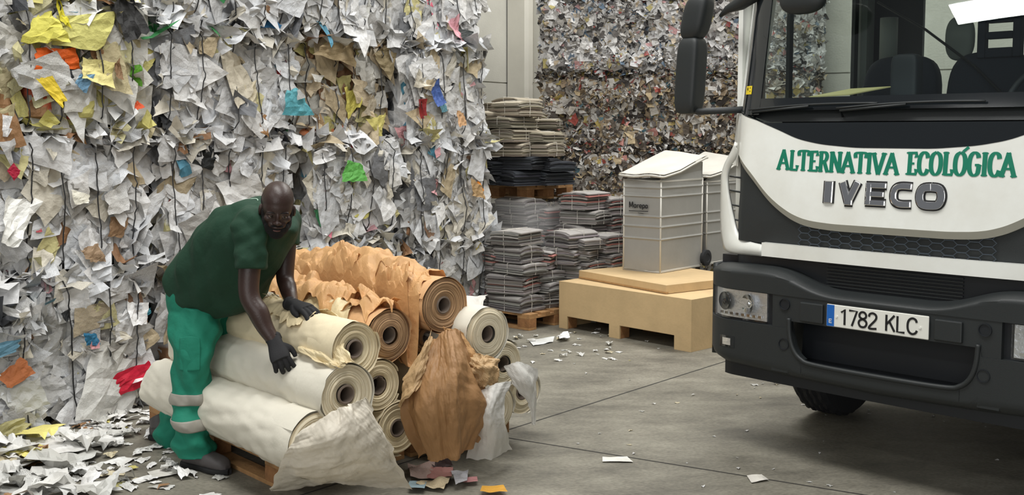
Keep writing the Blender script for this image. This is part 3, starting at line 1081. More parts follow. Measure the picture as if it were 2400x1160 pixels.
def drape(name, rows, m, label, cat='paper sheet', group=None, n=(110, 100), amp=0.02, sc=7, seed=0, ragged=0.012, parent=None, thick=0.0015, pix=True, ridge=1.0, fan=None, el=1.0):
    """Hanging or lying crumpled sheet through a grid of control points (px, py, Y) or xyz."""
    C = np.array([[at(*p) for p in r] if pix else r for r in rows], float)
    G = catmull(C, n[0])
    G = np.swapaxes(catmull(np.swapaxes(G, 0, 1), n[1]), 0, 1)
    du = np.gradient(G, axis=0)
    dv = np.gradient(G, axis=1)
    N = np.cross(du, dv)
    N /= np.linalg.norm(N, axis=-1)[..., None] + 1e-9
    S, T = np.meshgrid(np.linspace(0, 1, n[0]), np.linspace(0, 1, n[1]), indexing='ij')
    PC = np.stack([T * 4 * el, S * 4, 0 * S + seed * 1.7], -1)
    w = amp * (0.45 * noise(G, sc * .7, seed) + ridge * 1.3 * crease(PC, sc * .075, seed, 9, .1) + 0.62 * crease(PC, sc * .17, seed + 2, 10, .1) + 0.2 * crease(PC, sc * .45, seed + 6, 10, .1))
    if fan:
        w = w + fan[0] * np.sin(T * fan[1] + 3 * noise(np.stack([T * 3, S * 0.7, S * 0], -1), 1, seed)) * (0.3 + S)
    G = G + N * w[..., None]
    # ragged outline
    e = ragged * noise(np.stack([T * 9, S * 9, S * 0 + seed], -1), 1.5, seed + 5)
    edge = np.minimum(np.minimum(S, 1 - S), np.minimum(T, 1 - T))
    k = np.exp(-edge * 25)[..., None] * e[..., None]
    G = G + k * (dv / (np.linalg.norm(dv, axis=-1)[..., None] + 1e-9) + du / (np.linalg.norm(du, axis=-1)[..., None] + 1e-9))
    G[..., 2] = np.maximum(G[..., 2], 0.004)
    mb = MB()
    mb.grid(G)
    o = mb.build(name, m, parent, smooth=False)
    md = o.modifiers.new('thickness', 'SOLIDIFY')
    md.thickness = thick
    md.offset = 0
    if parent is None:
        tag(o, label, cat, group)
    elif label:
        o['label'] = label
    return o


def sheet_mat(name, c, trans=0.25, var=0.12, rough=0.55):
    m = mat(name, c, rough, var=var, vscale=5, bump=0.004, bscale=28)
    nt = m.node_tree
    b = nt.nodes['Principled BSDF']
    out = nt.nodes['Material Output']
    tr = nt.nodes.new('ShaderNodeBsdfTranslucent')
    tr.inputs['Color'].default_value = c
    mx = nt.nodes.new('ShaderNodeMixShader')
    mx.inputs[0].default_value = trans
    nt.links.new(b.outputs[0], mx.inputs[1])
    nt.links.new(tr.outputs[0], mx.inputs[2])
    nt.links.new(mx.outputs[0], out.inputs['Surface'])


sheet_mat('sheet_white', srgb(230, 223, 208))
sheet_mat('sheet_bright', srgb(232, 230, 224), 0.2)
sheet_mat('sheet_cream', srgb(238, 222, 182), 0.2)
sheet_mat('sheet_brown', srgb(176, 134, 90), 0.22, 0.14)
sheet_mat('sheet_tan', srgb(220, 174, 120), 0.2, 0.10)
sheet_mat('sheet_palebrown', srgb(204, 172, 128), 0.25, 0.12)

GS = 'loose sheets hanging from the roll pile'
drape('paper_sheet', [
    [(728, 990, 4.66), (788, 962, 4.62), (825, 948, 4.62), (858, 932, 4.68)],
    [(690, 1030, 4.66), (772, 1018, 4.56), (840, 1000, 4.60), (888, 990, 4.72)],
    [(664, 1066, 4.70), (762, 1068, 4.60), (848, 1058, 4.64), (915, 1048, 4.78)],
    [(648, 1108, 4.80), (752, 1112, 4.70), (850, 1105, 4.74), (940, 1098, 4.86)],
    [(634, 1150, 4.93), (745, 1140, 4.88), (850, 1138, 4.90), (966, 1142, 5.0)]],
    'sheet_white', 'wide off-white translucent sheet hanging from the lowest front roll to the floor', seed=3, amp=0.034, sc=8, group=GS)
drape('paper_sheet', [
    [(1000, 800, 5.24), (1022, 788, 5.20), (1048, 775, 5.22), (1074, 772, 5.30)],
    [(972, 865, 5.16), (1015, 850, 5.10), (1062, 825, 5.12), (1100, 848, 5.28)],
    [(945, 930, 5.12), (1012, 918, 5.02), (1078, 895, 5.06), (1146, 930, 5.28)],
    [(955, 1005, 5.14), (1020, 1002, 5.04), (1085, 985, 5.08), (1152, 975, 5.32)],
    [(985, 1068, 5.2), (1030, 1080, 5.12), (1078, 1070, 5.14), (1118, 1035, 5.3)]],
    'sheet_brown', 'large fan-shaped brown sheet hanging down the middle of the pile', seed=5, amp=0.03, sc=9, fan=(0.012, 26), el=2.4, group=GS)
drape('paper_sheet', [
    [(1012, 780, 5.16), (1000, 800, 5.13), (990, 815, 5.16)],
    [(1000, 850, 5.10), (975, 870, 5.06), (950, 885, 5.12)],
    [(985, 905, 5.05), (960, 930, 5.02), (938, 955, 5.10)]],
    'sheet_palebrown', 'pale crinkled strip along the left edge of the fan-shaped brown sheet', seed=8, amp=0.018, sc=14, n=(50, 26), group=GS)
drape('paper_sheet', [
    [(1040, 765, 5.36), (1070, 772, 5.30), (1085, 782, 5.36)],
    [(1075, 830, 5.34), (1098, 825, 5.30), (1112, 835, 5.38)],
    [(1108, 900, 5.40), (1120, 895, 5.34), (1128, 905, 5.42)]],
    'sheet_tan', 'narrow folded tan strip between the brown fan and the large white roll', seed=9, amp=0.02, sc=12, n=(46, 24), group=GS)
drape('paper_sheet', [
    [(1112, 925, 5.28), (1150, 905, 5.26), (1198, 892, 5.34)],
    [(1128, 950, 5.24), (1152, 945, 5.20), (1182, 940, 5.30)],
    [(1112, 1010, 5.30), (1148, 1000, 5.22), (1185, 1000, 5.32)],
    [(1092, 1072, 5.44), (1150, 1076, 5.36), (1204, 1056, 5.5)]],
    'sheet_bright', 'narrow white sheet hanging to the floor right of the brown fan', seed=10, amp=0.022, n=(60, 36), group=GS)
drape('paper_sheet', [
    [(1178, 858, 5.52), (1215, 848, 5.5), (1262, 868, 5.62)],
    [(1205, 905, 5.5), (1238, 892, 5.5), (1256, 905, 5.62)],
    [(1240, 950, 5.56), (1250, 945, 5.56), (1256, 950, 5.62)],
    [(1246, 995, 5.6), (1250, 995, 5.58), (1254, 995, 5.62)]],
    'sheet_bright', 'white flap curling over the rightmost roll', seed=11, amp=0.016, n=(50, 34), group=GS)
drape('paper_sheet', [
    [(1098, 835, 5.34), (1130, 828, 5.32), (1168, 842, 5.38)],
    [(1095, 862, 5.28), (1130, 858, 5.22), (1165, 870, 5.3)],
    [(1108, 905, 5.30), (1135, 900, 5.26), (1160, 905, 5.32)]],
    'sheet_palebrown', 'crumpled grey brown wad squeezed between the right-hand rolls', cat='paper wad', seed=12, amp=0.035, sc=12, n=(40, 40), group=GS)
drape('paper_sheet', [
    [(1062, 700, 6.0), (1100, 696, 6.0), (1142, 690, 5.96)],
    [(1075, 725, 5.8), (1110, 722, 5.78), (1132, 712, 5.8)],
    [(1080, 752, 5.55), (1112, 735, 5.5), (1140, 732, 5.52)]],
    'sheet_bright', 'white corner of paper sticking up behind the large right-hand roll', seed=14, amp=0.01, n=(30, 24), group=GS)

drape('paper_sheet', [
    [(664, 770, 5.33), (690, 748, 5.36), (735, 735, 5.40)],
    [(688, 802, 5.20), (728, 785, 5.15), (782, 762, 5.18)],
    [(732, 838, 4.98), (768, 826, 4.95), (805, 796, 4.97)],
    [(778, 862, 4.86), (800, 858, 4.84), (822, 846, 4.86)]],
    'sheet_cream', 'cream torn flap hanging off the side of the roll below both gloves', seed=41, amp=0.03, sc=10, n=(70, 50), ragged=.03, group=GS)

# ---- sheets lying over the tops of rolls


def pile_top(s, a):
    """height of the roll pile at lateral s and distance a back from the pallet edge (world)"""
    P = PN + RE * s[..., None] + RD * a[..., None]
    z = np.full(s.shape, 0.5)
    for key, (C, r, L) in ROLLS.items():
        w = P - C[:2]
        al = w @ RD
        la = np.abs(w @ RE)
        h = C[2] + np.sqrt(np.maximum(r * r - la * la, 0))
        h = np.where((la < r) & (al > -0.03) & (al < L), h, 0)
        z = np.maximum(z, h)
    return P, z


def over(name, m, label, s0, s1, a0, a1, seed, amp, sc, lift=0.012, n=(130, 110), skew=0.0, ragged=0.03, smooth_=5, hang=0.0):
    S, A = np.meshgrid(np.linspace(0, 1, n[0]), np.linspace(0, 1, n[1]), indexing='ij')
    rag = ragged * noise(np.stack([S * 8, A * 8, S * 0], -1), 1.7, seed)
    e = np.exp(-np.minimum(A, 1 - A) * 14)
    s = s0 + (s1 - s0) * S + skew * A + rag * np.exp(-np.minimum(S, 1 - S) * 14)
    a = a0 + (a1 - a0) * A + rag * 1.6 * e
    P, z = pile_top(s, a)
    for _ in range(smooth_):
        zp = np.pad(z, 1, 'edge')
        z = np.maximum(z, (zp[:-2, 1:-1] + zp[2:, 1:-1] + zp[1:-1, :-2] + zp[1:-1, 2:] + zp[1:-1, 1:-1]) / 5)
    Q = np.concatenate([P, z[..., None]], -1)
    w = lift + amp * (0.25 + 0.35 * noise(Q, sc * .6, seed) + 1.5 * crease(Q, sc * .7, seed, 9, .12) + 0.8 * crease(Q, sc * 2.0, seed + 2, 9, .1))
    z = z + np.maximum(w, 0.004)
    z = z - hang * np.exp(-A * 9)
    G = np.concatenate([P, z[..., None]], -1)
    mb = MB()
    mb.grid(G)
    o = mb.build(name, m)
    md = o.modifiers.new('thickness', 'SOLIDIFY')
    md.thickness = 0.0015
    md.offset = 0
    return tag(o, label, 'paper sheet', 'torn sheets lying over the rolls')


over('paper_sheet', 'sheet_tan', 'crumpled tan brown paper heaped over the middle of the pile', 0.38, 1.0, -0.20, 0.95, 21, 0.12, 4.5, ragged=.08)
over('paper_sheet', 'sheet_tan', 'smooth tan sheet over the topmost brown roll', 0.66, 1.06, -0.02, 1.15, 23, 0.02, 4, lift=.01)
over('paper_sheet', 'sheet_tan', 'back part of the brown paper behind the worker\'s far arm', 0.36, 0.95, 0.75, 1.35, 25, 0.04, 6, ragged=.04)
over('paper_sheet', 'sheet_cream', 'ripped cream sheet with shreds on the roll between both gloves', 0.10, 0.44, -0.02, 0.42, 27, 0.035, 9, ragged=.06, n=(60, 60))
over('paper_sheet', 'sheet_white', 'white sheet flap standing between the worker\'s arms', 0.12, 0.36, 0.50, 0.85, 29, 0.07, 6, ragged=.04, n=(50, 50))
over('paper_sheet', 'sheet_tan', 'twisted ridge of tan paper running over the middle brown roll', 0.44, 0.72, -0.16, 0.6, 33, 0.15, 6, ragged=.06, n=(70, 90), lift=.02)
# shreds at the torn edge beside the glove
for i in range(12):
    rr = np.random.RandomState(400 + i)
    p = PN + RE * (0.20 + 0.016 * i) + RD * (0.40 + rr.uniform(-.03, .04))
    _, z0 = pile_top(np.array([0.20 + .016 * i]), np.array([0.40]))
    base = np.array([p[0], p[1], z0[0] + .02])
    t = np.linspace(0, 1, 7)[:, None]
    v = np.array([rr.normal(0, .05), rr.normal(0, .05), 0.05 + rr.rand() * .05])
    pts = base + t * v + t ** 2 * np.array([rr.normal(0, .04), rr.normal(0, .04), -0.03])
    sd = np.array([0.004, 0.003, 0])
    mb = MB()
    mb.grid(np.stack([pts - sd * (1.1 - t), pts + sd * (1.1 - t)], 1))
    tag(mb.build('paper_shred', 'sheet_cream'), 'thin curling cream shred at the torn edge by the upper glove', 'paper shred', 'shreds at the torn edge')

# ================================================================== NEWSPAPER BUNDLES
mat('newsprint', rough=0.85, attr=True, bump=0.002, bscale=45)
mat('string', srgb(214, 210, 200), 0.7)
mat('film', (0.72, 0.72, 0.72, 1), 0.25)
_f = MATS['film'].node_tree
_tr = _f.nodes.new('ShaderNodeBsdfTransparent')
_mx = _f.nodes.new('ShaderNodeMixShader')
_mx.inputs[0].default_value = 0.22
_f.links.new(_tr.outputs[0], _mx.inputs[1])
_f.links.new(_f.nodes['Principled BSDF'].outputs[0], _mx.inputs[2])
_f.links.new(_mx.outputs[0], _f.nodes['Material Output'].inputs['Surface'])


def bundle_mesh(w, d, h, seed, tone, layers=None, red=0.0):
    rng = np.random.RandomState(seed)
    n = layers or max(5, int(h / 0.011))
    mb = MB()
    th = h / n
    tw = rng.uniform(0.5, 1.5)
    for i in range(n):
        jx, jy = rng.normal(0, .011, 2)
        ww, dd = w * rng.uniform(.94, 1.03), d * rng.uniform(.94, 1.03)
        g = 7
        xs = np.linspace(-ww / 2, ww / 2, g)
        ys = np.linspace(-dd / 2, dd / 2, 5)
        X, Y = np.meshgrid(xs, ys, indexing='ij')
        droop = -0.02 * (np.abs(X) / (w / 2)) ** 3 * (i / n) * tw
        z = i * th + droop * h / .15 + rng.normal(0, .0012, X.shape)
        top = np.stack([X + jx, Y + jy, z + th * .93], -1)
        bot = np.stack([X + jx, Y + jy, z + th * .06], -1)
        c = np.array(tone) * rng.uniform(.5, 1.15) * (1 + rng.normal(0, .03, 3))
        if rng.rand() < red:
            c = np.array([0.4, 0.16, 0.14])
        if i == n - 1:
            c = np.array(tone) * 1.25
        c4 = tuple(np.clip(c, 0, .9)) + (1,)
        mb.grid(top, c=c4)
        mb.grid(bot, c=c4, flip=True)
        # edges: fold on one side is rounded out
        for (A, B, fl_) in ((bot[:, 0], top[:, 0], False), (bot[:, -1], top[:, -1], True), (bot[0], top[0], True), (bot[-1], top[-1], False)):
            mid = (A + B) / 2
            nrm = np.array([0, -1, 0]) if fl_ is False and A is not bot[-1] else 0
            mb.grid(np.stack([A, mid, B], 1), c=c4, flip=fl_)
    me = mb.mesh('bundle', True)
    me.materials.append(MATS['newsprint'])
    return me


def string_mesh(w, d, h, seed):
    rng = np.random.RandomState(seed)
    mb = MB()
    x = rng.uniform(-.03, .03)
    e = .004
    P = [(x, -d / 2 - e, 0), (x + .004, -d / 2 - e - .004, h / 2), (x, -d / 2 - e, h + e), (x, 0, h + e + .002), (x, d / 2 + e, h + e), (x, d / 2 + e, 0)]
    mb.tube(P, .0026, n=5)
    P = [(-w / 2 - e, .0, 0), (-w / 2 - e, 0, h), (0, 0, h + e), (w / 2 + e, 0, h), (w / 2 + e, 0, 0)]
    mb.tube(P, .0026, n=5)
    me = mb.mesh('string')
    me.materials.append(MATS['string'])
    return me


GREY = (0.29, 0.275, 0.262)
TAN = (0.36, 0.32, 0.25)
DARK = (0.045, 0.05, 0.06)
BM = {}
for nm, tone in (('grey', GREY), ('tan', TAN), ('dark', DARK)):
    for v in range(4):
        h = [.13, .17, .10, .15][v]
        BM[nm, v] = (bundle_mesh(.31, .40, h, hash_ := 900 + v * 7 + len(nm), tone, red=.05 if nm == 'grey' else 0), string_mesh(.31, .40, h, 40 + v), h)


def bundle(x, y, z, rz, nm, v, label, group, tilt=0.0, st=True):
    me, sm, h = BM[nm, v]
    r = empty('newspaper_bundle', (x, y, z), rz, label, 'newspaper bundle', group)
    r.rotation_euler = (tilt, tilt * .6, rz)
    link('folded_papers', me, r)
    if st:
        link('tying_string', sm, r)
    return h


GA = math.radians(-42)          # warehouse grid direction (frontwards to the right)
_gr = np.random.RandomState(77)
ORD = ['bottom layer', 'second layer', 'third layer', 'fourth layer', 'fifth layer', 'sixth layer', 'seventh layer', 'eighth layer', 'ninth layer', 'tenth layer']


def column(px, Y, z0, ztop, nm, where, group, rot=None, vs=None, jit=.022, dark_tail=False):
    P = at(px, 310, Y)
    z = z0
    i = 0
    while z < ztop - .05:
        v = _gr.randint(4)
        rz = (GA if rot is None else rot) + _gr.normal(0, .2) + (PI / 2 if _gr.rand() < .4 else 0)
        lab = '%s newspaper bundle, %s of %s' % ({'grey': 'grey string-tied', 'tan': 'yellowed string-tied', 'dark': 'dark'}[nm], ORD[min(i, 9)], where)
        h = bundle(P[0] + _gr.normal(0, jit), P[1] + _gr.normal(0, jit), z, rz, nm, v, lab, group, st=nm != 'dark')
        z += h + .006
        i += 1
    return z


def gpallet(px, Y, L, Wd, label, z=0.0, rz=None):
    P = at(px, 310, Y)
    rz = GA if rz is None else rz
    c, s = math.cos(rz), math.sin(rz)
    return pallet((P[0] - c * L / 2 + s * Wd / 2, P[1] - s * L / 2 - c * Wd / 2, z), rz, L, Wd, label)


# low front stack on a pallet
gpallet(1212, 9.95, 1.0, 0.8, 'wooden pallet under the low front stack of grey newspapers')
G1 = 'newspaper bundles on the low front pallet'
column(1212, 9.62, .146, .80, 'grey', 'the front corner column', G1)
column(1268, 9.85, .146, .72, 'grey', 'the front pallet, right column', G1)
column(1158, 9.9, .146, .84, 'grey', 'the front pallet, left column', G1)
column(1212, 10.12, .146, .82, 'grey', 'the front pallet, rear column', G1)
# right heap behind the crate
G2 = 'newspaper bundles behind the wooden crate'
column(1330, 9.95, .0, .86, 'grey', 'the column just left of the crate corner', G2)
column(1368, 10.35, .0, 1.06, 'grey', 'the tall column behind the crate', G2)
column(1424, 10.55, .0, 1.04, 'grey', 'the column beside the metal bin', G2)
column(1420, 10.1, .0, .80, 'grey', 'the low column before the metal bin', G2)
column(1372, 9.98, .0, .74, 'grey', 'the lowest column behind the crate', G2)
# shrink-wrapped lower storey, pallet, dark papers, then the yellowed bundles
G3 = 'wrapped grey newspaper bundles under the upper pallet'
for px, Y in ((1158, 10.55), (1222, 10.45), (1285, 10.55), (1190, 10.95), (1262, 10.95)):
    column(px, Y, 0, 1.02, 'grey', 'the wrapped lower stack, column at %s' % {1158: 'its left', 1222: 'its front corner', 1285: 'its right', 1190: 'its rear left', 1262: 'its rear right'}[px], G3, jit=.004)
_p = at(1222, 310, 10.72)
mb = MB()
S_, A_ = np.meshgrid(np.linspace(0.05, 1.0, 26), np.linspace(0, 2 * PI, 80, endpoint=False), indexing='ij')
rr_ = 0.50 / (np.abs(np.cos(A_)) ** 5 + np.abs(np.sin(A_)) ** 5) ** .2 * (1 + .02 * noise(np.stack([S_ * 4, A_ * 2, A_ * 0], -1), 2, 3))
mb.grid(np.stack([rr_ * np.cos(A_) * 1.02, rr_ * np.sin(A_) * .92, S_ * 1.08], -1), closed=True)
tag(mb.build('stretch_film', 'film', loc=(_p[0], _p[1], 0), rot=(0, 0, GA)), 'clear stretch film wrapped around the lower newspaper stack', 'stretch film')
gpallet(1212, 10.92, 0.9, 0.7, 'upper wooden pallet between wrapped newspapers and dark papers', z=1.09)
G4 = 'dark newspaper piles on the upper pallet'
for px, Y, w in ((1165, 10.5, 'left'), (1225, 10.35, 'front corner'), (1290, 10.5, 'right'), (1200, 10.9, 'rear left'), (1262, 10.9, 'rear right')):
    column(px, Y, 1.236, 1.48, 'dark', 'the upper pallet, ' + w, G4)
G5 = 'yellowed newspaper bundles on top of the dark papers'
for px, Y, w, zt in ((1150, 10.5, 'left front column', 1.92), (1205, 10.33, 'front corner column', 2.0), (1262, 10.42, 'right front column', 1.76), (1305, 10.6, 'far right column', 1.56),
                     (1180, 10.85, 'rear left column', 2.0), (1215, 10.95, 'topmost rear column', 2.10), (1258, 10.9, 'rear right column', 1.9)):
    column(px, Y, 1.52, zt, 'tan', 'the ' + w, G5, jit=.02)

# ================================================================== WOODEN CRATE, LID BOARD, METAL BINS
mat('plywood', srgb(206, 178, 134), 0.7, var=0.16, vscale=3.5, bump=0.0015, bscale=40)
mat('plywood_edge', srgb(186, 146, 98), 0.75, var=0.25, vscale=30)
CA, CB = flo(1310, 768)[:2], flo(1619, 826)[:2]
cd = (CB - CA) / np.linalg.norm(CB - CA)
CANG = math.atan2(cd[1], cd[0])
cL = float(np.linalg.norm(CB - CA))
cr_ = empty('wooden_crate', (CA[0], CA[1], 0), CANG, 'light plywood crate on block feet, beneath the metal bins beside the truck', 'crate')
H0, D0 = 0.425, 1.05
mb = MB()
prof = [(0, 0), (.10, 0), (.10, .115), (.60, .115), (.60, 0), (.72, 0), (.72, .115), (cL - .17, .115), (cL - .17, 0), (cL, 0), (cL, H0), (0, H0)]
mb.prism(prof, 0, .018)
mb.build('front_panel', 'plywood', cr_, bevel=.002)
mb = MB()
mb.prism(prof, D0 - .018, D0)
mb.build('rear_panel', 'plywood', cr_)
for x0 in (0.0, cL - .018):
    mb = MB()
    mb.box(x0 + .0005, x0 + .0175, .018, D0 - .018, 0.0, H0 - .001)
    mb.build('side_panel', 'plywood', cr_, bevel=.001)
mb = MB()
mb.box(.018, cL - .018, .018, D0 - .018, H0 - .02, H0 - .002)
mb.build('top_panel', 'plywood', cr_)
for x0, x1 in ((.02, .10), (.60, .72), (cL - .17, cL - .02)):
    for y0 in (.02, .45, D0 - .14):
        mb = MB()
        mb.box(x0, x1, y0, y0 + .11, 0, .11)
        mb.build('block', 'wood_block', cr_, bevel=.003)
mb = MB()
mb.box(.02, cL - .02, .02, D0 - .02, .112, .13)
mb.build('floor_panel', 'plywood', cr_)
_A, _B = flo(1357, 633, .5), flo(1562, 668, .5)
ld = (_B - _A)[:2]
LANG = math.atan2(ld[1], ld[0])
lid = empty('crate_lid', (_A[0], _A[1], .4265), LANG, 'thick plywood board lying askew on the crate under the bins', 'board')
mb = MB()
mb.box(0, float(np.linalg.norm(ld)), 0, .95, .0, .0715)
mb.build('board', 'plywood', lid, bevel=.002)
mb = MB()
mb.box(-.001, float(np.linalg.norm(ld)) + .001, -.001, .022, .0005, .016)
mb.build('edge_batten', 'plywood_edge', lid)

mat('tin', srgb(176, 175, 171), 0.4, metal=0.4, var=0.12, vscale=2.5, bump=0.004, bscale=5)
mat('tin_pale', srgb(214, 211, 202), 0.5, metal=0.2, var=0.1, vscale=3, bump=0.004, bscale=6)
mat('rubber', srgb(34, 35, 38), 0.75, bump=.001, bscale=60)
mat('ink', srgb(38, 38, 40), 0.6)


def metal_bin(loc, rz, label, w=.68, d=.40, h=.83, lidded=True, text=False, seed=0, tilt=0):
    """x: right-hand face direction, y: back; front corner at origin"""
    r = empty('metal_bin', loc, rz, label, 'metal bin', 'grey metal bins on the crate')
    # body: stacked rings with pressed ribs
    zs, off = [], []
    ribs = [.30, .41, .50, .68, .76]
    z = 0
    for k in np.linspace(0, h, 150):
        o = 0.0
        for q in ribs:
            o = max(o, .011 * math.exp(-((k - q) / .0075) ** 2))
        zs.append(k)
        off.append(o)
    mb = MB()
    n = 16
    per = []
    for (a, b) in (((0, 0), (w, 0)), ((w, 0), (w, d)), ((w, d), (0, d)), ((0, d), (0, 0))):
        for i in range(n):
            t = i / n
            per.append((a[0] + (b[0] - a[0]) * t, a[1] + (b[1] - a[1]) * t))
    per = np.array(per)
    cc = np.array([w / 2, d / 2])
    G = []
    for k, o in zip(zs, off):
        q = per - cc
        sx = 1 + o / (w / 2)
        sy = 1 + o / (d / 2)
        p = q * np.array([sx, sy])
        # taper and dents
        dent = .012 * noise(np.concatenate([per * 4, np.full((len(per), 1), k * 3)], 1), 1, seed) + (.02 * noise(np.concatenate([per * 5, np.full((len(per), 1), k * 6)], 1), 1, seed + 3) if k > h * .85 else 0)
        edge = np.minimum(np.abs(np.abs(q[:, 0]) - w / 2), 1) * 0
        f = np.where((np.abs(np.abs(q[:, 0]) - w / 2) < 1e-6) & (np.abs(np.abs(q[:, 1]) - d / 2) < 1e-6), 0, 1)
        p = p * (1 - (dent * f)[:, None])
        G.append(np.concatenate([p + cc, np.full((len(p), 1), k)], 1))
    G = np.array(G)
    mb.grid(G, closed=True)
    mb.build('body', 'tin', r, autosmooth=.5)
    for x, y in ((0, 0), (w, 0), (0, d), (w, d)):
        mb = MB()
        mb.tube([(x, y, .0), (x, y, h)], .008, n=8)
        mb.build('corner_bead', 'tin_pale', r, smooth=True)
    for zz in (0.012, h - .01):
        mb = MB()
        mb.tube([(0, 0, zz), (w, 0, zz), (w, d, zz), (0, d, zz)], .009, n=8, closed=True)
        mb.build('rim', 'tin_pale', r, smooth=True)
    # bent lid
    mb = MB()
    nn = 24
    U, V = np.meshgrid(np.linspace(-.06, 1.04, nn), np.linspace(-.08, 1.06, nn), indexing='ij')
    Z = h + .03 + .15 * np.clip(U, 0, 1) + .02 * V + .012 * noise(np.stack([U * 2.4, V * 2.4, U * 0], -1), 1, seed + 9) + .045 * np.abs(U - .35 + .4 * V)
    G = np.stack([U * w, V * d, Z], -1)
    mb.grid(G)
    o = mb.build('lid', 'tin_pale', r)
    sd = o.modifiers.new('t', 'SOLIDIFY')
    sd.thickness = .004
    lo = o
    mb = MB()
    P = np.concatenate([G[:, 0], G[-1, 1:], G[::-1, -1][1:], G[0, ::-1][1:]])
    mb.tube(P - np.array([0, 0, .018]), .011, n=6)
    mb.build('lid_rim', 'tin_pale', lo, smooth=True)
    # wedge panel closing under the raised lid at the right-hand side
    mb = MB()
    q = 10
    lo_ = np.stack([np.linspace(0, w, q), np.full(q, .004), np.full(q, h - .01)], 1)
    hi_ = np.stack([np.linspace(0, w, q), np.full(q, .0), h + .02 + .13 * np.linspace(0, 1, q)], 1)
    mb.grid(np.stack([lo_, (lo_ + hi_) / 2 + np.array([0, .012, 0]), hi_], 1))
    lo2 = np.stack([np.full(q, w), np.linspace(0, d, q), np.full(q, h - .01)], 1)
    hi2 = lo2 + np.array([0, 0, .16])
    mb.grid(np.stack([lo2, hi2], 1))
    mb.build('bent_collar', 'tin', r)
    # wheels on the rear
    for yy in (-.035, d + .035 - .04):
        wb = MB()
        a = np.linspace(0, 2 * PI, 28, endpoint=False)
        R_ = .075
        pr = [(.0, R_ * .5), (-.004, R_ * .55), (-.004, R_ * .8), (0.0, R_), (.04, R_), (.044, R_ * .8), (.044, R_ * .3)]
        V = np.stack([np.stack([w + .05 + np.cos(a) * p[1], np.full(28, yy + p[0]), .08 + np.sin(a) * p[1]], -1) for p in pr])
        wb.grid(V, closed=True, flip=True)
        wb.add(np.concatenate([[[w + .05, yy + .002, .08]], V[0]]), [(0, 1 + (i + 1) % 28, 1 + i)[::-1] for i in range(28)])
        wb.build('wheel', 'rubber', r, autosmooth=.6)
    return r


_c = flo(1547, 641, .4985)
bang = math.radians(48)
b1 = metal_bin((_c[0], _c[1], .4985), bang, 'dented grey metal bin with lettering and a bent cream lid, standing on the crate', seed=2)
b2 = metal_bin((_c[0] + .80 * math.cos(bang) - .02, _c[1] + .80 * math.sin(bang), .4985), bang, 'second grey metal bin, half hidden behind the truck', seed=5, w=.62, h=.80)

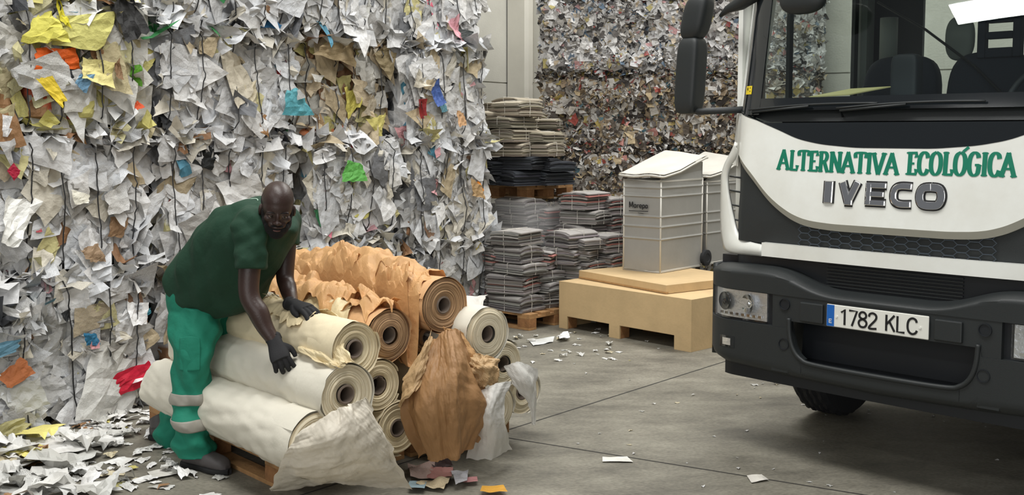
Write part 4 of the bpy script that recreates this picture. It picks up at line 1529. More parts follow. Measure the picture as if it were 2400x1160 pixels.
# ================================================================== stroke lettering
# each glyph: advance width, list of polylines (x, y) in a unit-height box
GL = {
    'A': (.72, [[(.02, 0), (.34, 1)], [(.30, 1), (.66, 0)], [(.14, .34), (.52, .34)]], [(.05, 0), (.63, 0)]),
    'L': (.56, [[(.14, 0), (.14, 1)], [(.10, .03), (.48, .03), (.50, .26)]], [(.14, 1), (.14, 0)]),
    'T': (.64, [[(.31, 0), (.31, 1)], [(.03, .74), (.05, .96), (.57, .96), (.60, .74)]], [(.31, 0)]),
    'E': (.58, [[(.15, 0), (.15, 1)], [(.12, .96), (.48, .96), (.50, .76)], [(.12, .5), (.40, .5)], [(.12, .04), (.50, .04), (.53, .26)]], [(.10, 1), (.10, 0)]),
    'R': (.66, [[(.15, 0), (.15, 1)], [(.12, .96), (.38, .94), (.48, .82), (.48, .68), (.38, .54), (.15, .50)], [(.34, .5), (.56, 0)]], [(.14, 1), (.14, 0), (.58, 0)]),
    'N': (.72, [[(.12, 0), (.12, 1)], [(.12, .98), (.58, .02)], [(.58, 0), (.58, 1)]], [(.12, 1), (.12, 0), (.58, 1)]),
    'I': (.32, [[(.15, 0), (.15, 1)]], [(.15, 1), (.15, 0)]),
    'V': (.70, [[(.04, 1), (.34, 0)], [(.34, 0), (.62, 1)]], [(.06, 1), (.61, 1)]),
    'C': (.66, [[(.55, .74), (.50, .90), (.34, .98), (.18, .88), (.10, .66), (.10, .34), (.18, .12), (.34, .02), (.50, .10), (.57, .26)]], []),
    'O': (.72, [[(.34, .98), (.17, .88), (.09, .66), (.09, .34), (.17, .12), (.34, .02), (.51, .12), (.59, .34), (.59, .66), (.51, .88), (.34, .98)]], []),
    'G': (.72, [[(.55, .76), (.50, .90), (.34, .98), (.18, .88), (.10, .66), (.10, .34), (.18, .12), (.34, .02), (.50, .08), (.56, .20), (.56, .44), (.38, .46)]], [(.56, .44)]),
    ' ': (.26, [], []),
    '1': (.5, [[(.10, .78), (.30, 1), (.30, 0)]], []), '7': (.56, [[(.05, .97), (.50, .97), (.22, 0)]], []),
    '8': (.56, [[(.27, .53), (.12, .62), (.08, .78), (.16, .93), (.27, .97), (.38, .93), (.46, .78), (.42, .62), (.27, .53), (.10, .42), (.05, .25), (.13, .07), (.27, .02), (.41, .07), (.49, .25), (.44, .42), (.27, .53)]], []),
    '2': (.56, [[(.06, .74), (.10, .90), (.26, .98), (.42, .90), (.47, .74), (.40, .54), (.06, .03), (.49, .03)]], []),
    'K': (.58, [[(.08, 0), (.08, 1)], [(.50, 1), (.10, .42)], [(.24, .60), (.52, 0)]], []),
    'l': (.52, [[(.08, 1), (.08, .03), (.46, .03)]], []),
    'c': (.56, [[(.48, .78), (.42, .93), (.28, .98), (.13, .92), (.07, .75), (.07, .25), (.13, .08), (.28, .02), (.42, .07), (.48, .22)]], []),
    'e': (.5, [[(.08, .3), (.40, .3), (.38, .48), (.24, .56), (.10, .48), (.07, .28), (.14, .06), (.28, .02), (.40, .10)]], []),
    'M': (.8, [[(.08, 0), (.12, 1), (.36, .2), (.60, 1), (.66, 0)]], []), 'a': (.5, [[(.38, .55), (.38, .02)], [(.38, .45), (.22, .56), (.08, .42), (.07, .18), (.20, .02), (.38, .14)]], []),
    'r': (.36, [[(.10, 0), (.10, .56)], [(.10, .4), (.20, .54), (.32, .52)]], []), 'p': (.5, [[(.09, -.28), (.09, .56)], [(.09, .42), (.24, .56), (.40, .44), (.41, .16), (.26, .02), (.09, .14)]], []),
}


def stroke(mb, pts, w, M, y0, y1, w2=None):
    """flat ribbon along pts (2d), width w horizontally weighted (w for vertical, w2 for horizontal runs)"""
    P = np.array(pts, float)
    if len(P) > 3:
        closed = np.allclose(P[0], P[-1])
        P = catmull(P, (len(P) - 1) * 5 + 1)
    T = np.gradient(P, axis=0)
    T /= np.linalg.norm(T, axis=1)[:, None] + 1e-9
    N = np.stack([-T[:, 1], T[:, 0]], 1)
    ww = (w if w2 is None else w2 + (w - w2) * np.abs(T[:, 1]) ** 1.3)
    ww = np.broadcast_to(ww, (len(P),))[:, None]
    A, B = P + N * ww / 2, P - N * ww / 2
    n = len(P)
    V = []
    for yy in (y0, y1):
        for Q in (A, B):
            V += [(p[0], yy, p[1]) for p in Q]
    V = xf(np.array(V), M) if M is not None else np.array(V)
    F = []
    for i in range(n - 1):
        a, b, c, d = i, i + 1, n + i + 1, n + i
        F += [(a, b, c, d), (2 * n + d, 2 * n + c, 2 * n + b, 2 * n + a), (a, 2 * n + a, 2 * n + b, b), (d, c, 2 * n + c, 2 * n + d)]
    F += [(0, n, 3 * n, 2 * n), (n - 1, 3 * n - 1, 4 * n - 1, 2 * n - 1)]
    mb.add(V, F)


def disc(mb, c, rx, ry, M, y0, y1, n=12):
    a = np.linspace(0, 2 * PI, n, endpoint=False)
    mb.prism([(c[0] + rx * math.cos(t), c[1] + ry * math.sin(t)) for t in a], y0, y1, M=M)


def text_width(t):
    return sum(GL[c][0] for c in t)


def text_mesh(mb, t, x0, x1, z0, h, y0, y1, w, w2=None, serif=0.0, warp=None, base=None):
    """write t between x0 and x1 on the xz plane; warp(V) may bend the finished vertices"""
    k = (x1 - x0) / text_width(t)
    x = x0
    for ch in t:
        adv, ss, sf = GL[ch]
        zb = z0 if base is None else base((x + adv * k / 2))
        n0 = len(mb.v)
        for s in ss:
            P = [(x + p[0] * k, zb + p[1] * h) for p in s]
            stroke(mb, P, w, None, y0, y1, w2)
        if serif:
            for p in sf:
                c = (x + p[0] * k, zb + (p[1] * h if p[1] < .5 else h) + (serif * .35 if p[1] == 0 else -serif * .35 if p[1] == 1 else 0))
                disc(mb, c, serif * 1.15, serif * .42, None, y0, y1, 14)
        x += adv * k
    if warp is not None:
        mb.v = [warp(v) for v in mb.v]


# lettering on the left face of the first bin
tb = MB()
text_mesh(tb, 'Marepa', 0, .21, 0, .052, -.002, .0, .009)
stroke(tb, [(.0, -.03), (.21, -.028)], .007, None, -.002, 0)
stroke(tb, [(.10, -.045), (.16, -.048)], .005, None, -.002, 0)
to = tb.build('lettering', 'ink', b1)
to.rotation_euler = (0, 0, math.radians(-90))
to.location = (-.014, .335, .575)
# ================================================================== TRUCK
# local frame: x to the right of the picture (the truck's left), y towards the truck's rear, z up
TANG = math.radians(45.4)
TR = empty('truck', (1.776, 5.124, 0), -TANG, 'white flat-nosed truck with green lettering on its front and a black bumper', 'truck')
mat('truck_white', srgb(233, 235, 230), 0.35, coat=0.4, var=0.06, vscale=2.2, dark=srgb(220, 220, 212))
mat('truck_grey_edge', srgb(176, 174, 162), 0.45)
mat('truck_black', srgb(36, 40, 41), 0.5, var=0.12, vscale=3, bump=0.0006, bscale=300)
mat('truck_dark', srgb(24, 28, 33), 0.45, var=0.1, vscale=3)
mat('truck_gloss', srgb(26, 30, 33), 0.12, coat=0.5)
mat('chassis_black', srgb(14, 15, 17), 0.8)  # matt near-black of the axles and chassis
mat('chrome', (0.86, 0.86, 0.87, 1), 0.10, metal=1.0)
mat('green_letter', srgb(14, 118, 92), 0.4)
mat('plate_white', srgb(226, 226, 218), 0.4)
mat('plate_blue', srgb(24, 96, 178), 0.4)
mat('plate_black', srgb(22, 22, 24), 0.5)
mat('tyre', srgb(36, 37, 40), 0.8, bump=0.001, bscale=60)
mat('cab_fabric', srgb(40, 46, 58), 0.85, bump=0.001, bscale=90)
mat('cab_plastic', srgb(48, 54, 60), 0.6)
mat('grille_line', srgb(62, 70, 78), 0.4)
mat('cab_grey', srgb(120, 126, 122), 0.7)
mat('sheet_yellow', srgb(206, 196, 140), 0.6)
mat('sticker', srgb(226, 200, 40), 0.5)
mat('sheet_plain', srgb(235, 235, 228), 0.6)
mat('lens_reflector', (0.86, 0.86, 0.86, 1), 0.34, metal=0.85, bump=.004, bscale=60)


def glass(name, tint, rough=0.0, ior=1.5):
    m = bpy.data.materials.new(name)
    m.use_nodes = True
    nt = m.node_tree
    nt.nodes.remove(nt.nodes['Principled BSDF'])
    g = nt.nodes.new('ShaderNodeBsdfGlossy')
    g.inputs['Roughness'].default_value = rough
    t = nt.nodes.new('ShaderNodeBsdfTransparent')
    t.inputs['Color'].default_value = tint
    f = nt.nodes.new('ShaderNodeFresnel')
    ge = nt.nodes.new('ShaderNodeNewGeometry')
    mr = nt.nodes.new('ShaderNodeMapRange')        # same reflectance from either side of the pane
    mr.inputs['To Min'].default_value = ior
    mr.inputs['To Max'].default_value = 1 / ior
    nt.links.new(ge.outputs['Backfacing'], mr.inputs['Value'])
    nt.links.new(mr.outputs[0], f.inputs['IOR'])
    mx = nt.nodes.new('ShaderNodeMixShader')
    nt.links.new(f.outputs[0], mx.inputs[0])
    nt.links.new(t.outputs[0], mx.inputs[1])
    nt.links.new(g.outputs[0], mx.inputs[2])
    nt.links.new(mx.outputs[0], nt.nodes['Material Output'].inputs['Surface'])
    MATS[name] = m


glass('windscreen_glass', (0.86, 0.90, 0.885, 1))
glass('side_glass', (0.95, 0.97, 0.96, 1))
glass('lamp_glass', (0.95, 0.96, 0.97, 1))


def fy(x, z=1.4):
    """front skin of the cab: gentle bow, corners wrapping back; windscreen rakes above 1.86 m"""
    ax = np.abs(np.asarray(x, float))
    z = np.asarray(z, float)
    y = 0.075 + 0.045 * (ax / 0.9) ** 2 + 0.35 * np.clip((ax - 0.84) / 0.26, 0, 1.2) ** 2.2
    y = y + np.clip(z - 1.28, 0, 0.6) * 0.10 + np.clip(z - 1.84, 0, 2) * 0.17
    return y


def by(x):
    ax = np.abs(np.asarray(x, float))
    return 0.020 * (ax / 0.9) ** 2 + 0.19 * np.clip((ax - 0.85) / 0.25, 0, 1.2) ** 2.2 - 0.008


def tloc(px, py, y):
    """truck-local x, z for a pixel at local depth y"""
    B = np.array([math.sin(TANG), math.cos(TANG)])
    R = np.array([math.cos(TANG), -math.sin(TANG)])
    O_ = np.array([1.776, 5.124])
    d = ray(px, py)
    k = (B @ O_ + y) / (B @ d[:2])
    P = CO + k * d
    return (P[:2] - O_) @ R, P[2]


def skin(mb, xs, lo, hi, yf, t=0.02, nz=10, mi=0, dy=0.0, c=None):
    """curved panel between z=lo(x) and z=hi(x) with thickness t (towards +y)"""
    xs = np.asarray(xs, float)
    lo = np.array([lo(x) if callable(lo) else lo for x in xs], float)
    hi = np.array([hi(x) if callable(hi) else hi for x in xs], float)
    s = np.linspace(0, 1, nz)
    X = np.repeat(xs[:, None], nz, 1)
    Z = lo[:, None] + (hi - lo)[:, None] * s
    Y = yf(X, Z) + dy
    F_ = np.stack([X, Y, Z], -1)
    B_ = np.stack([X, Y + t, Z], -1)
    mb.grid(F_, mi)
    mb.grid(B_, mi, flip=True)
    mb.grid(np.stack([F_[:, 0], B_[:, 0]], 1), mi, flip=True)
    mb.grid(np.stack([F_[:, -1], B_[:, -1]], 1), mi)
    mb.grid(np.stack([F_[0], B_[0]], 1), mi)
    mb.grid(np.stack([F_[-1], B_[-1]], 1), mi, flip=True)


def interp(*pts):
    xs = [p[0] for p in pts]
    zs = [p[1] for p in pts]

    def f(x):
        return float(np.interp(x, xs, zs))
    # smooth
    gx = np.linspace(xs[0], xs[-1], 400)
    gz = np.interp(gx, xs, zs)
    k = np.ones(21) / 21
    gz2 = np.convolve(np.pad(gz, 10, 'edge'), k, 'valid')
    return lambda x: float(np.interp(x, gx, gz2))


def sym(*pts):
    """pts for x >= 0 mirrored"""
    l = [(-p[0], p[1]) for p in pts[::-1] if p[0] > 0]
    return interp(*(l + list(pts)))


BY = lambda X, Z: by(X)
cowl_lo = sym((0, 1.672), (.20, 1.672), (.40, 1.688), (.54, 1.715), (.64, 1.755), (.78, 1.805), (.90, 1.852), (1.0, 1.87))
panel_lo = sym((0, 1.283), (.30, 1.283), (.44, 1.292), (.52, 1.312), (.58, 1.338), (.66, 1.385), (.72, 1.43), (.82, 1.53), (.90, 1.60), (.95, 1.64))
XS = np.linspace(-.955, .955, 120)
mb = MB()
skin(mb, XS, panel_lo, cowl_lo, fy, t=.03, nz=16)
mb.build('front_panel', 'truck_white', TR, autosmooth=.7)
# bevelled grey lower edge of the panel
mb = MB()
skin(mb, np.linspace(-.93, .93, 110), lambda x: panel_lo(x) - .034, lambda x: panel_lo(x) + .003, lambda X, Z: fy(X, Z) + (np.vectorize(panel_lo)(X) - Z) * .55, t=.02, nz=4)
mb.build('panel_edge', 'truck_grey_edge', TR, autosmooth=.7)
# black cowl under the windscreen
mb = MB()
skin(mb, np.linspace(-1.02, 1.02, 110), lambda x: cowl_lo(x) + .001, lambda x: 1.80 if abs(x) < .75 else 1.80 + (abs(x) - .75) * .28, fy, t=.03, nz=8, dy=-.002)
mb.build('cowl_panel', 'truck_gloss', TR, autosmooth=.7)
mb = MB()
skin(mb, np.linspace(-1.02, 1.02, 110), lambda x: 1.806 if abs(x) < .75 else 1.806 + (abs(x) - .75) * .28, lambda x: 1.90, lambda X, Z: fy(X, Z) + .035 + .25 * np.clip(Z - 1.80, 0, 1), t=.02, nz=6)
mb.build('wiper_tray', 'truck_black', TR, autosmooth=.7)
# windscreen with black printed border
WT = 2.76


def wy(X, Z):
    return fy(X, Z) + .012


mb = MB()
skin(mb, np.linspace(-.80, .80, 70), 1.93, WT - .06, wy, t=.005, nz=10)
mb.build('windscreen', 'windscreen_glass', TR, smooth=True)
for sx in (-1, 1):
    mb = MB()
    xs = np.linspace(.80, 1.03, 16) * sx
    skin(mb, np.sort(xs), 1.845, WT, wy, t=.012, nz=10, dy=-.004)
    mb.build('windscreen_border', 'truck_gloss', TR, autosmooth=.7)
mb = MB()
skin(mb, np.linspace(-.80, .80, 60), 1.865, 1.932, wy, t=.012, nz=3, dy=-.004)
mb.build('windscreen_border', 'truck_gloss', TR, autosmooth=.7)
mb = MB()
skin(mb, np.linspace(-.80, .80, 60), WT - .06, WT, wy, t=.012, nz=3, dy=-.004)
mb.build('windscreen_border', 'truck_gloss', TR, autosmooth=.7)
# yellow inspection sticker
mb = MB()
skin(mb, np.linspace(-.925, -.868, 5), 1.958, 2.004, wy, t=.001, nz=3, dy=-.0065)
st = mb.build('inspection_sticker', 'sticker', TR)
mb = MB()
for (x, z, w_, h_) in ((-.912, 1.985, .018, .004), (-.905, 1.978, .004, .018), (-.885, 1.99, .012, .005), (-.885, 1.972, .012, .005)):
    mb.box(x, x + w_, float(wy(x, z)) - .0085, float(wy(x, z)) - .0075, z, z + h_)
mb.build('sticker_print', 'plate_black', st)
# white corner pillars / doors
CW = 1.09
for sx in (-1, 1):
    mb = MB()
    # slim white edge outside the black border
    zz = np.linspace(1.56, 2.78, 14)
    P = []
    for z in zz:
        x0 = 1.028
        y0 = float(wy(x0, z)) - .004 if z > 1.86 else float(fy(x0, z))
        xo = 1.055 + (.05 if z < 1.95 else .05 - .03 * (z - 1.95) / .8)
        P.append([(sx * (x0 - .07 if z < 1.84 else x0), (y0 if z >= 1.84 else float(fy(.96, z)) + .004), z), (sx * (x0 + .012), y0 - .008, z), (sx * xo, y0 + .06, z), (sx * xo, y0 + .30, z)])
    mb.grid(np.array(P), flip=sx > 0)
    mb.build('corner_pillar', 'truck_white', TR, autosmooth=.8)
    # door / side skin with window opening
    mb = MB()
    X = sx * 1.10
    t_ = sx * -.03
    for (y0, y1, z0, z1) in ((.42, 1.98, 1.02, 1.90), (1.74, 1.98, 1.90, 2.80), (.42, 1.74, 2.66, 2.80), (.42, .62, 1.90, 2.66)):
        mb.box(min(X, X + t_), max(X, X + t_), y0, y1, z0, z1)
    mb.build('door_skin', 'truck_white', TR)
    mb = MB()
    mb.box(X - .008 * sx - .003, X - .008 * sx + .003, .62, 1.74, 1.90, 2.66)
    mb.build('side_window', 'side_glass', TR)
    mb = MB()
    for (y0, y1, z0, z1) in ((.60, .64, 1.88, 2.68), (1.70, 1.75, 1.88, 2.68), (.60, 1.75, 1.88, 1.915), (.60, 1.75, 2.64, 2.68), (.90, .94, 1.88, 2.68)):
        mb.box(X - .035 * sx - .012, X - .035 * sx + .012, y0, y1, z0, z1)
    mb.build('window_frame', 'truck_black', TR)
    mb = MB()
    mb.box(X - .06 * sx - .02, X - .06 * sx + .02, 1.80, 1.90, 1.3, 2.75)
    mb.build('inner_pillar', 'cab_grey', TR)
# roof, floor, rear wall with window
mb = MB()
mb.box(-1.07, 1.07, .34, 1.98, 2.76, 2.84)
mb.build('roof', 'truck_white', TR, bevel=.02)
mb = MB()
mb.box(-1.06, 1.06, .24, 1.98, 1.0, 1.06)
mb.build('cab_floor', 'truck_dark', TR)
wx0 = float(tloc(2163, 60, 1.95)[0])
mb = MB()
for (x0, x1, z0, z1) in ((-1.06, wx0, 1.06, 2.76), (wx0, .85, 1.06, 1.95), (wx0, .85, 2.70, 2.76), (.85, 1.06, 1.06, 2.76)):
    mb.box(x0, x1, 1.95, 1.98, z0, z1)
mb.build('rear_wall', 'truck_dark', TR)
mb = MB()
mb.box(wx0, .85, 1.962, 1.968, 1.95, 2.70)
mb.build('rear_window', 'side_glass', TR)
# interior -------------------------------------------------------------
mb = MB()
xs = np.linspace(-.98, .98, 30)
Y0 = [(.30, 1.84), (.40, 1.90), (.58, 1.92), (.66, 1.88), (.68, 1.40)]
mb.grid(np.array([[(x, y + .05 * (abs(x) / .98) ** 2, z + .02 * math.sin(x * 5)) for (y, z) in Y0] for x in xs]), flip=True)
mb.build('dashboard', 'cab_plastic', TR, autosmooth=.7)
mb = MB()
a = np.linspace(0, 2 * PI, 40, endpoint=False)
mb.tube(np.stack([.50 + .22 * np.cos(a), .78 + .10 * np.sin(a), 1.90 + .20 * np.sin(a)], 1), .016, n=8, closed=True)
mb.tube([(.50, .78, 1.90), (.50, .70, 1.70)], .03)
mb.tube([(.29, .78, 1.90), (.71, .78, 1.90)], .014)
mb.build('steering_wheel', 'cab_plastic', TR, smooth=True)


def rbox(mb, cx, cy, cz, sx, sy, sz, rx=0.0, p=4.0, n=18):
    """rounded cushion (superellipsoid)"""
    u = np.linspace(-PI / 2, PI / 2, n)
    v = np.linspace(-PI, PI, n * 2, endpoint=False)
    U, V = np.meshgrid(u, v, indexing='ij')
    f = lambda t: np.sign(t) * np.abs(t) ** (2 / p)
    X = f(np.cos(U)) * f(np.cos(V)) * sx
    Y = f(np.cos(U)) * f(np.sin(V)) * sy
    Z = f(np.sin(U)) * sz
    c, s = math.cos(rx), math.sin(rx)
    G = np.stack([cx + X, cy + Y * c - Z * s, cz + Y * s + Z * c], -1)
    mb.grid(G, closed=True, flip=False)


def seat(x, wide):
    for nm, args in (('seat_cushion', (x, 1.05, 1.50, wide, .27, .09)), ('seat_back', (x, 1.38, 1.85, wide, .08, .36, -.12))):
        mb = MB()
        rbox(mb, *args)
        mb.build(nm, 'cab_fabric', TR, smooth=True)


seat(-.05, .24)
seat(.52, .25)
seat(-.58, .24)
# headrest with two slots
mb = MB()
hx, hy, hz = .01, 1.36, 2.28
for (x0, x1, z0, z1) in ((-.12, -.075, -.11, .12), (.075, .12, -.11, .12), (-.075, .075, .085, .12), (-.075, .075, -.005, .035), (-.075, .075, -.11, -.055)):
    mb.box(hx + x0, hx + x1, hy - .03, hy + .03, hz + z0, hz + z1)
mb.build('headrest', 'cab_fabric', TR, bevel=.008)
mb = MB()
rbox(mb, -.26, 1.46, 2.30, .085, .04, .13, p=2.6)
mb.build('round_headrest', 'cab_grey', TR, smooth=True)
mb = MB()
rbox(mb, -.23, .72, 2.02, .075, .05, .15, p=6)
mb.box(-.27, -.19, .68, .76, 1.86, 2.0)
mb.build('console_device', 'cab_plastic', TR, autosmooth=.7)
mb = MB()
mb.tube([(-.78, 1.62, 2.18), (-.78, 1.62, 2.47)], .055, n=20)
mb.build('rolled_cloth', 'cab_grey', TR, smooth=True)
mb = MB()
mb.tube([(-.80, 1.50, 2.56), (-.45, 1.42, 2.36), (-.10, 1.30, 2.12), (.10, 1.2, 1.95)], .008, n=6)
mb.build('seat_belt', 'truck_black', TR)
# papers lying on the dashboard (loose things of their own)


def world(x, y, z):
    c, s = math.cos(-TANG), math.sin(-TANG)
    return (1.776 + x * c - y * s, 5.124 + x * s + y * c, z)


def card(name, pts, m, label, t=.006):
    V = [world(*p) for p in pts]
    W_ = [(v[0], v[1], v[2] - t) for v in V]
    b_ = MB()
    b_.add(V + W_, [(0, 1, 2, 3), (7, 6, 5, 4), (0, 4, 5, 1), (1, 5, 6, 2), (2, 6, 7, 3), (3, 7, 4, 0)])
    return tag(b_.build(name, m), label, 'folder')


card('paper_folder', [(-.64, .42, 1.945), (-.39, .40, 1.952), (-.26, .60, 1.995), (-.50, .62, 1.99)], 'sheet_yellow', 'yellowish paper folder lying on the dashboard behind the windscreen')
# wipers
for (xa, xb) in ((-.32, .42), (-.86, -.10)):
    mb = MB()
    P = []
    for t in np.linspace(0, 1, 16):
        x = xa + (xb - xa) * t
        z = 1.872 + .022 * t + .01 * math.sin(t * PI)
        P.append((x, float(wy(x, z)) - .022, z))
    mb.tube(P, .006, n=6)
    mb.build('wiper_blade', 'truck_black', TR, smooth=True)
    mb = MB()
    mb.tube([(xa + .02, float(fy(xa, 1.84)) + .03, 1.83), (xa + .02, float(fy(xa, 1.84)) - .0, 1.86), ((xa + xb) / 2, float(wy((xa + xb) / 2, 1.92)) - .035, 1.885)], .007, n=6)
    mb.build('wiper_arm', 'truck_black', TR, smooth=True)

# grille area ----------------------------------------------------------
mb = MB()
skin(mb, np.linspace(-.92, .92, 110), 1.155, lambda x: panel_lo(x) + .01, lambda X, Z: fy(X, Z) + .035, t=.02, nz=8)
mb.build('grille_surround', 'truck_black', TR, autosmooth=.7)
mb = MB()      # honeycomb lattice
hw_, hh_ = .078, .036
for i in range(-8, 9):
    x = i * .75 * hw_
    for j in range(4):
        z = 1.172 + (j + .5 * (i % 2)) * hh_
        if abs(x) > .47 or z + hh_ / 2 > panel_lo(x) + .012:
            continue
        P = [(x + hw_ / 2 * math.cos(k * PI / 3), z + hh_ / 2 * math.sin(k * PI / 3) / .866) for k in range(6)]
        mb.tube([(p[0], float(fy(p[0], p[1])) + .022, p[1]) for p in P], .0028, n=5, closed=True)
gr = mb.build('grille_mesh', 'grille_line', TR)
mb = MB()
skin(mb, np.linspace(-.715, .715, 80), 1.088, 1.160, fy, t=.04, nz=6, dy=-.010)
mb.build('front_strip', 'truck_white', TR, autosmooth=.7, bevel=.006)
# corner deflectors
for sx in (-1, 1):
    # outline as seen on the near corner: (pixel, pixel, local depth)
    OU = [(1722, 332, .215), (1713, 354, .235), (1697, 385, .275), (1690, 412, .285), (1689, 445, .29), (1688, 485, .29), (1688, 525, .285), (1691, 560, .27), (1698, 585, .24), (1718, 594, .20), (1745, 597, .16), (1786, 601, .11)]
    IN = [(1729, 350, .205), (1724, 372, .215), (1712, 392, .24), (1706, 412, .25), (1706, 440, .25), (1711, 475, .245), (1718, 510, .235), (1724, 535, .22), (1733, 552, .20), (1748, 562, .17), (1764, 568, .14), (1787, 573, .11)]

    def conv(L_):
        out = []
        for a_, b_, y_ in L_:
            x_, z_ = tloc(a_, b_, y_)
            out.append((abs(x_), y_, z_))
        return catmull(np.array(out), 60)
    O_ = conv(OU)
    I_ = conv(IN)
    s_ = np.linspace(0, 1, 7)
    G = np.array([[(sx * (o[0] * (1 - t) + i[0] * t), (o[1] * (1 - t) + i[1] * t) - .018 * math.sin(PI * t), (o[2] * (1 - t) + i[2] * t)) for t in s_] for o, i in zip(O_, I_)])
    mb = MB()
    mb.grid(G, flip=sx < 0)
    o = mb.build('corner_deflector', 'truck_white', TR, smooth=True)
    sd = o.modifiers.new('t', 'SOLIDIFY')
    sd.thickness = .02
    sd.offset = -1 if True else 1
    for z in (1.50, 1.42, 1.34, 1.26, 1.20):
        mb = MB()
        mb.tube([(sx * .90, .24, z - .01), (sx * 1.0, .25, z), (sx * 1.06, .30, z)], .006, n=5)
        mb.build('deflector_fin', 'truck_black', TR)
    mb = MB()
    skin(mb, np.sort(np.linspace(.70, .99, 14) * sx), lambda x: 1.15, lambda x: min(1.62, panel_lo(x) + .01), lambda X, Z: fy(X, Z) + .05, t=.02, nz=8)
    mb.build('corner_backing', 'truck_dark', TR, autosmooth=.7)

# dark band with radiator slats between strip and bumper
mb = MB()
skin(mb, np.linspace(-.95, .95, 80), .90, 1.10, lambda X, Z: fy(X, 1.1) + .045, t=.02, nz=3)
mb.build('lower_band', 'truck_dark', TR, autosmooth=.7)
mb = MB()
for k in range(7):
    z = .962 + k * .017
    skin(mb, np.linspace(-.34, .36, 20), z, z + .006, lambda X, Z: fy(X, 1.1) + .032, t=.012, nz=2)
mb.build('radiator_grille', 'truck_black', TR)

# bumper -----------------------------------------------------------------
btop = sym((0, .950), (.26, .950), (.36, .968), (.46, 1.005), (.54, 1.030), (.64, 1.040), (.95, 1.030), (1.06, 1.01))
bbot = sym((0, .462), (.5, .474), (.9, .492), (1.06, .52))
BXS = np.linspace(-1.075, 1.075, 130)


def bump_y(X, Z):
    top = np.vectorize(btop)(X)
    bot = np.vectorize(bbot)(X)
    y = by(X)
    y = y + .09 * np.clip(1 - (top - Z) / .035, 0, 1) ** 2 + .05 * np.clip(1 - (Z - bot) / .04, 0, 1) ** 2
    return y


OPT = .775       # lower face of the plate bar
mb = MB()
# upper beam: from top edge to the band of headlights
ht = lambda x: .918 if .60 < abs(x) else .905
skin(mb, BXS, lambda x: .905, btop, bump_y, t=.05, nz=12)
mb.build('bumper_top', 'truck_black', TR, autosmooth=.7)
mb = MB()
skin(mb, np.linspace(-.585, .585, 60), OPT, .9055, lambda X, Z: by(X) + .004, t=.04, nz=4)
for sx in (-1, 1):
    skin(mb, np.sort(np.linspace(.487, .585, 12) * sx), lambda x: .50, OPT, lambda X, Z: by(X) + .004, t=.04, nz=8)
mb.build('bumper_middle', 'truck_black', TR, autosmooth=.7)
oplo = sym((0, .565), (.30, .565), (.40, .578), (.45, .62), (.475, .68), (.485, .80))
mb = MB()
for sx in (-1, 1):
    skin(mb, np.sort(np.linspace(.40, 1.075, 60) * sx), bbot, lambda x: max(oplo(x), .55) if abs(x) < .486 else (.78 if abs(x) < .50 else .735), lambda X, Z: bump_y(X, Z), t=.05, nz=12)
skin(mb, np.linspace(-.41, .41, 50), bbot, lambda x: .566, bump_y, t=.05, nz=8)
mb.build('bumper_bottom', 'truck_black', TR, autosmooth=.7)
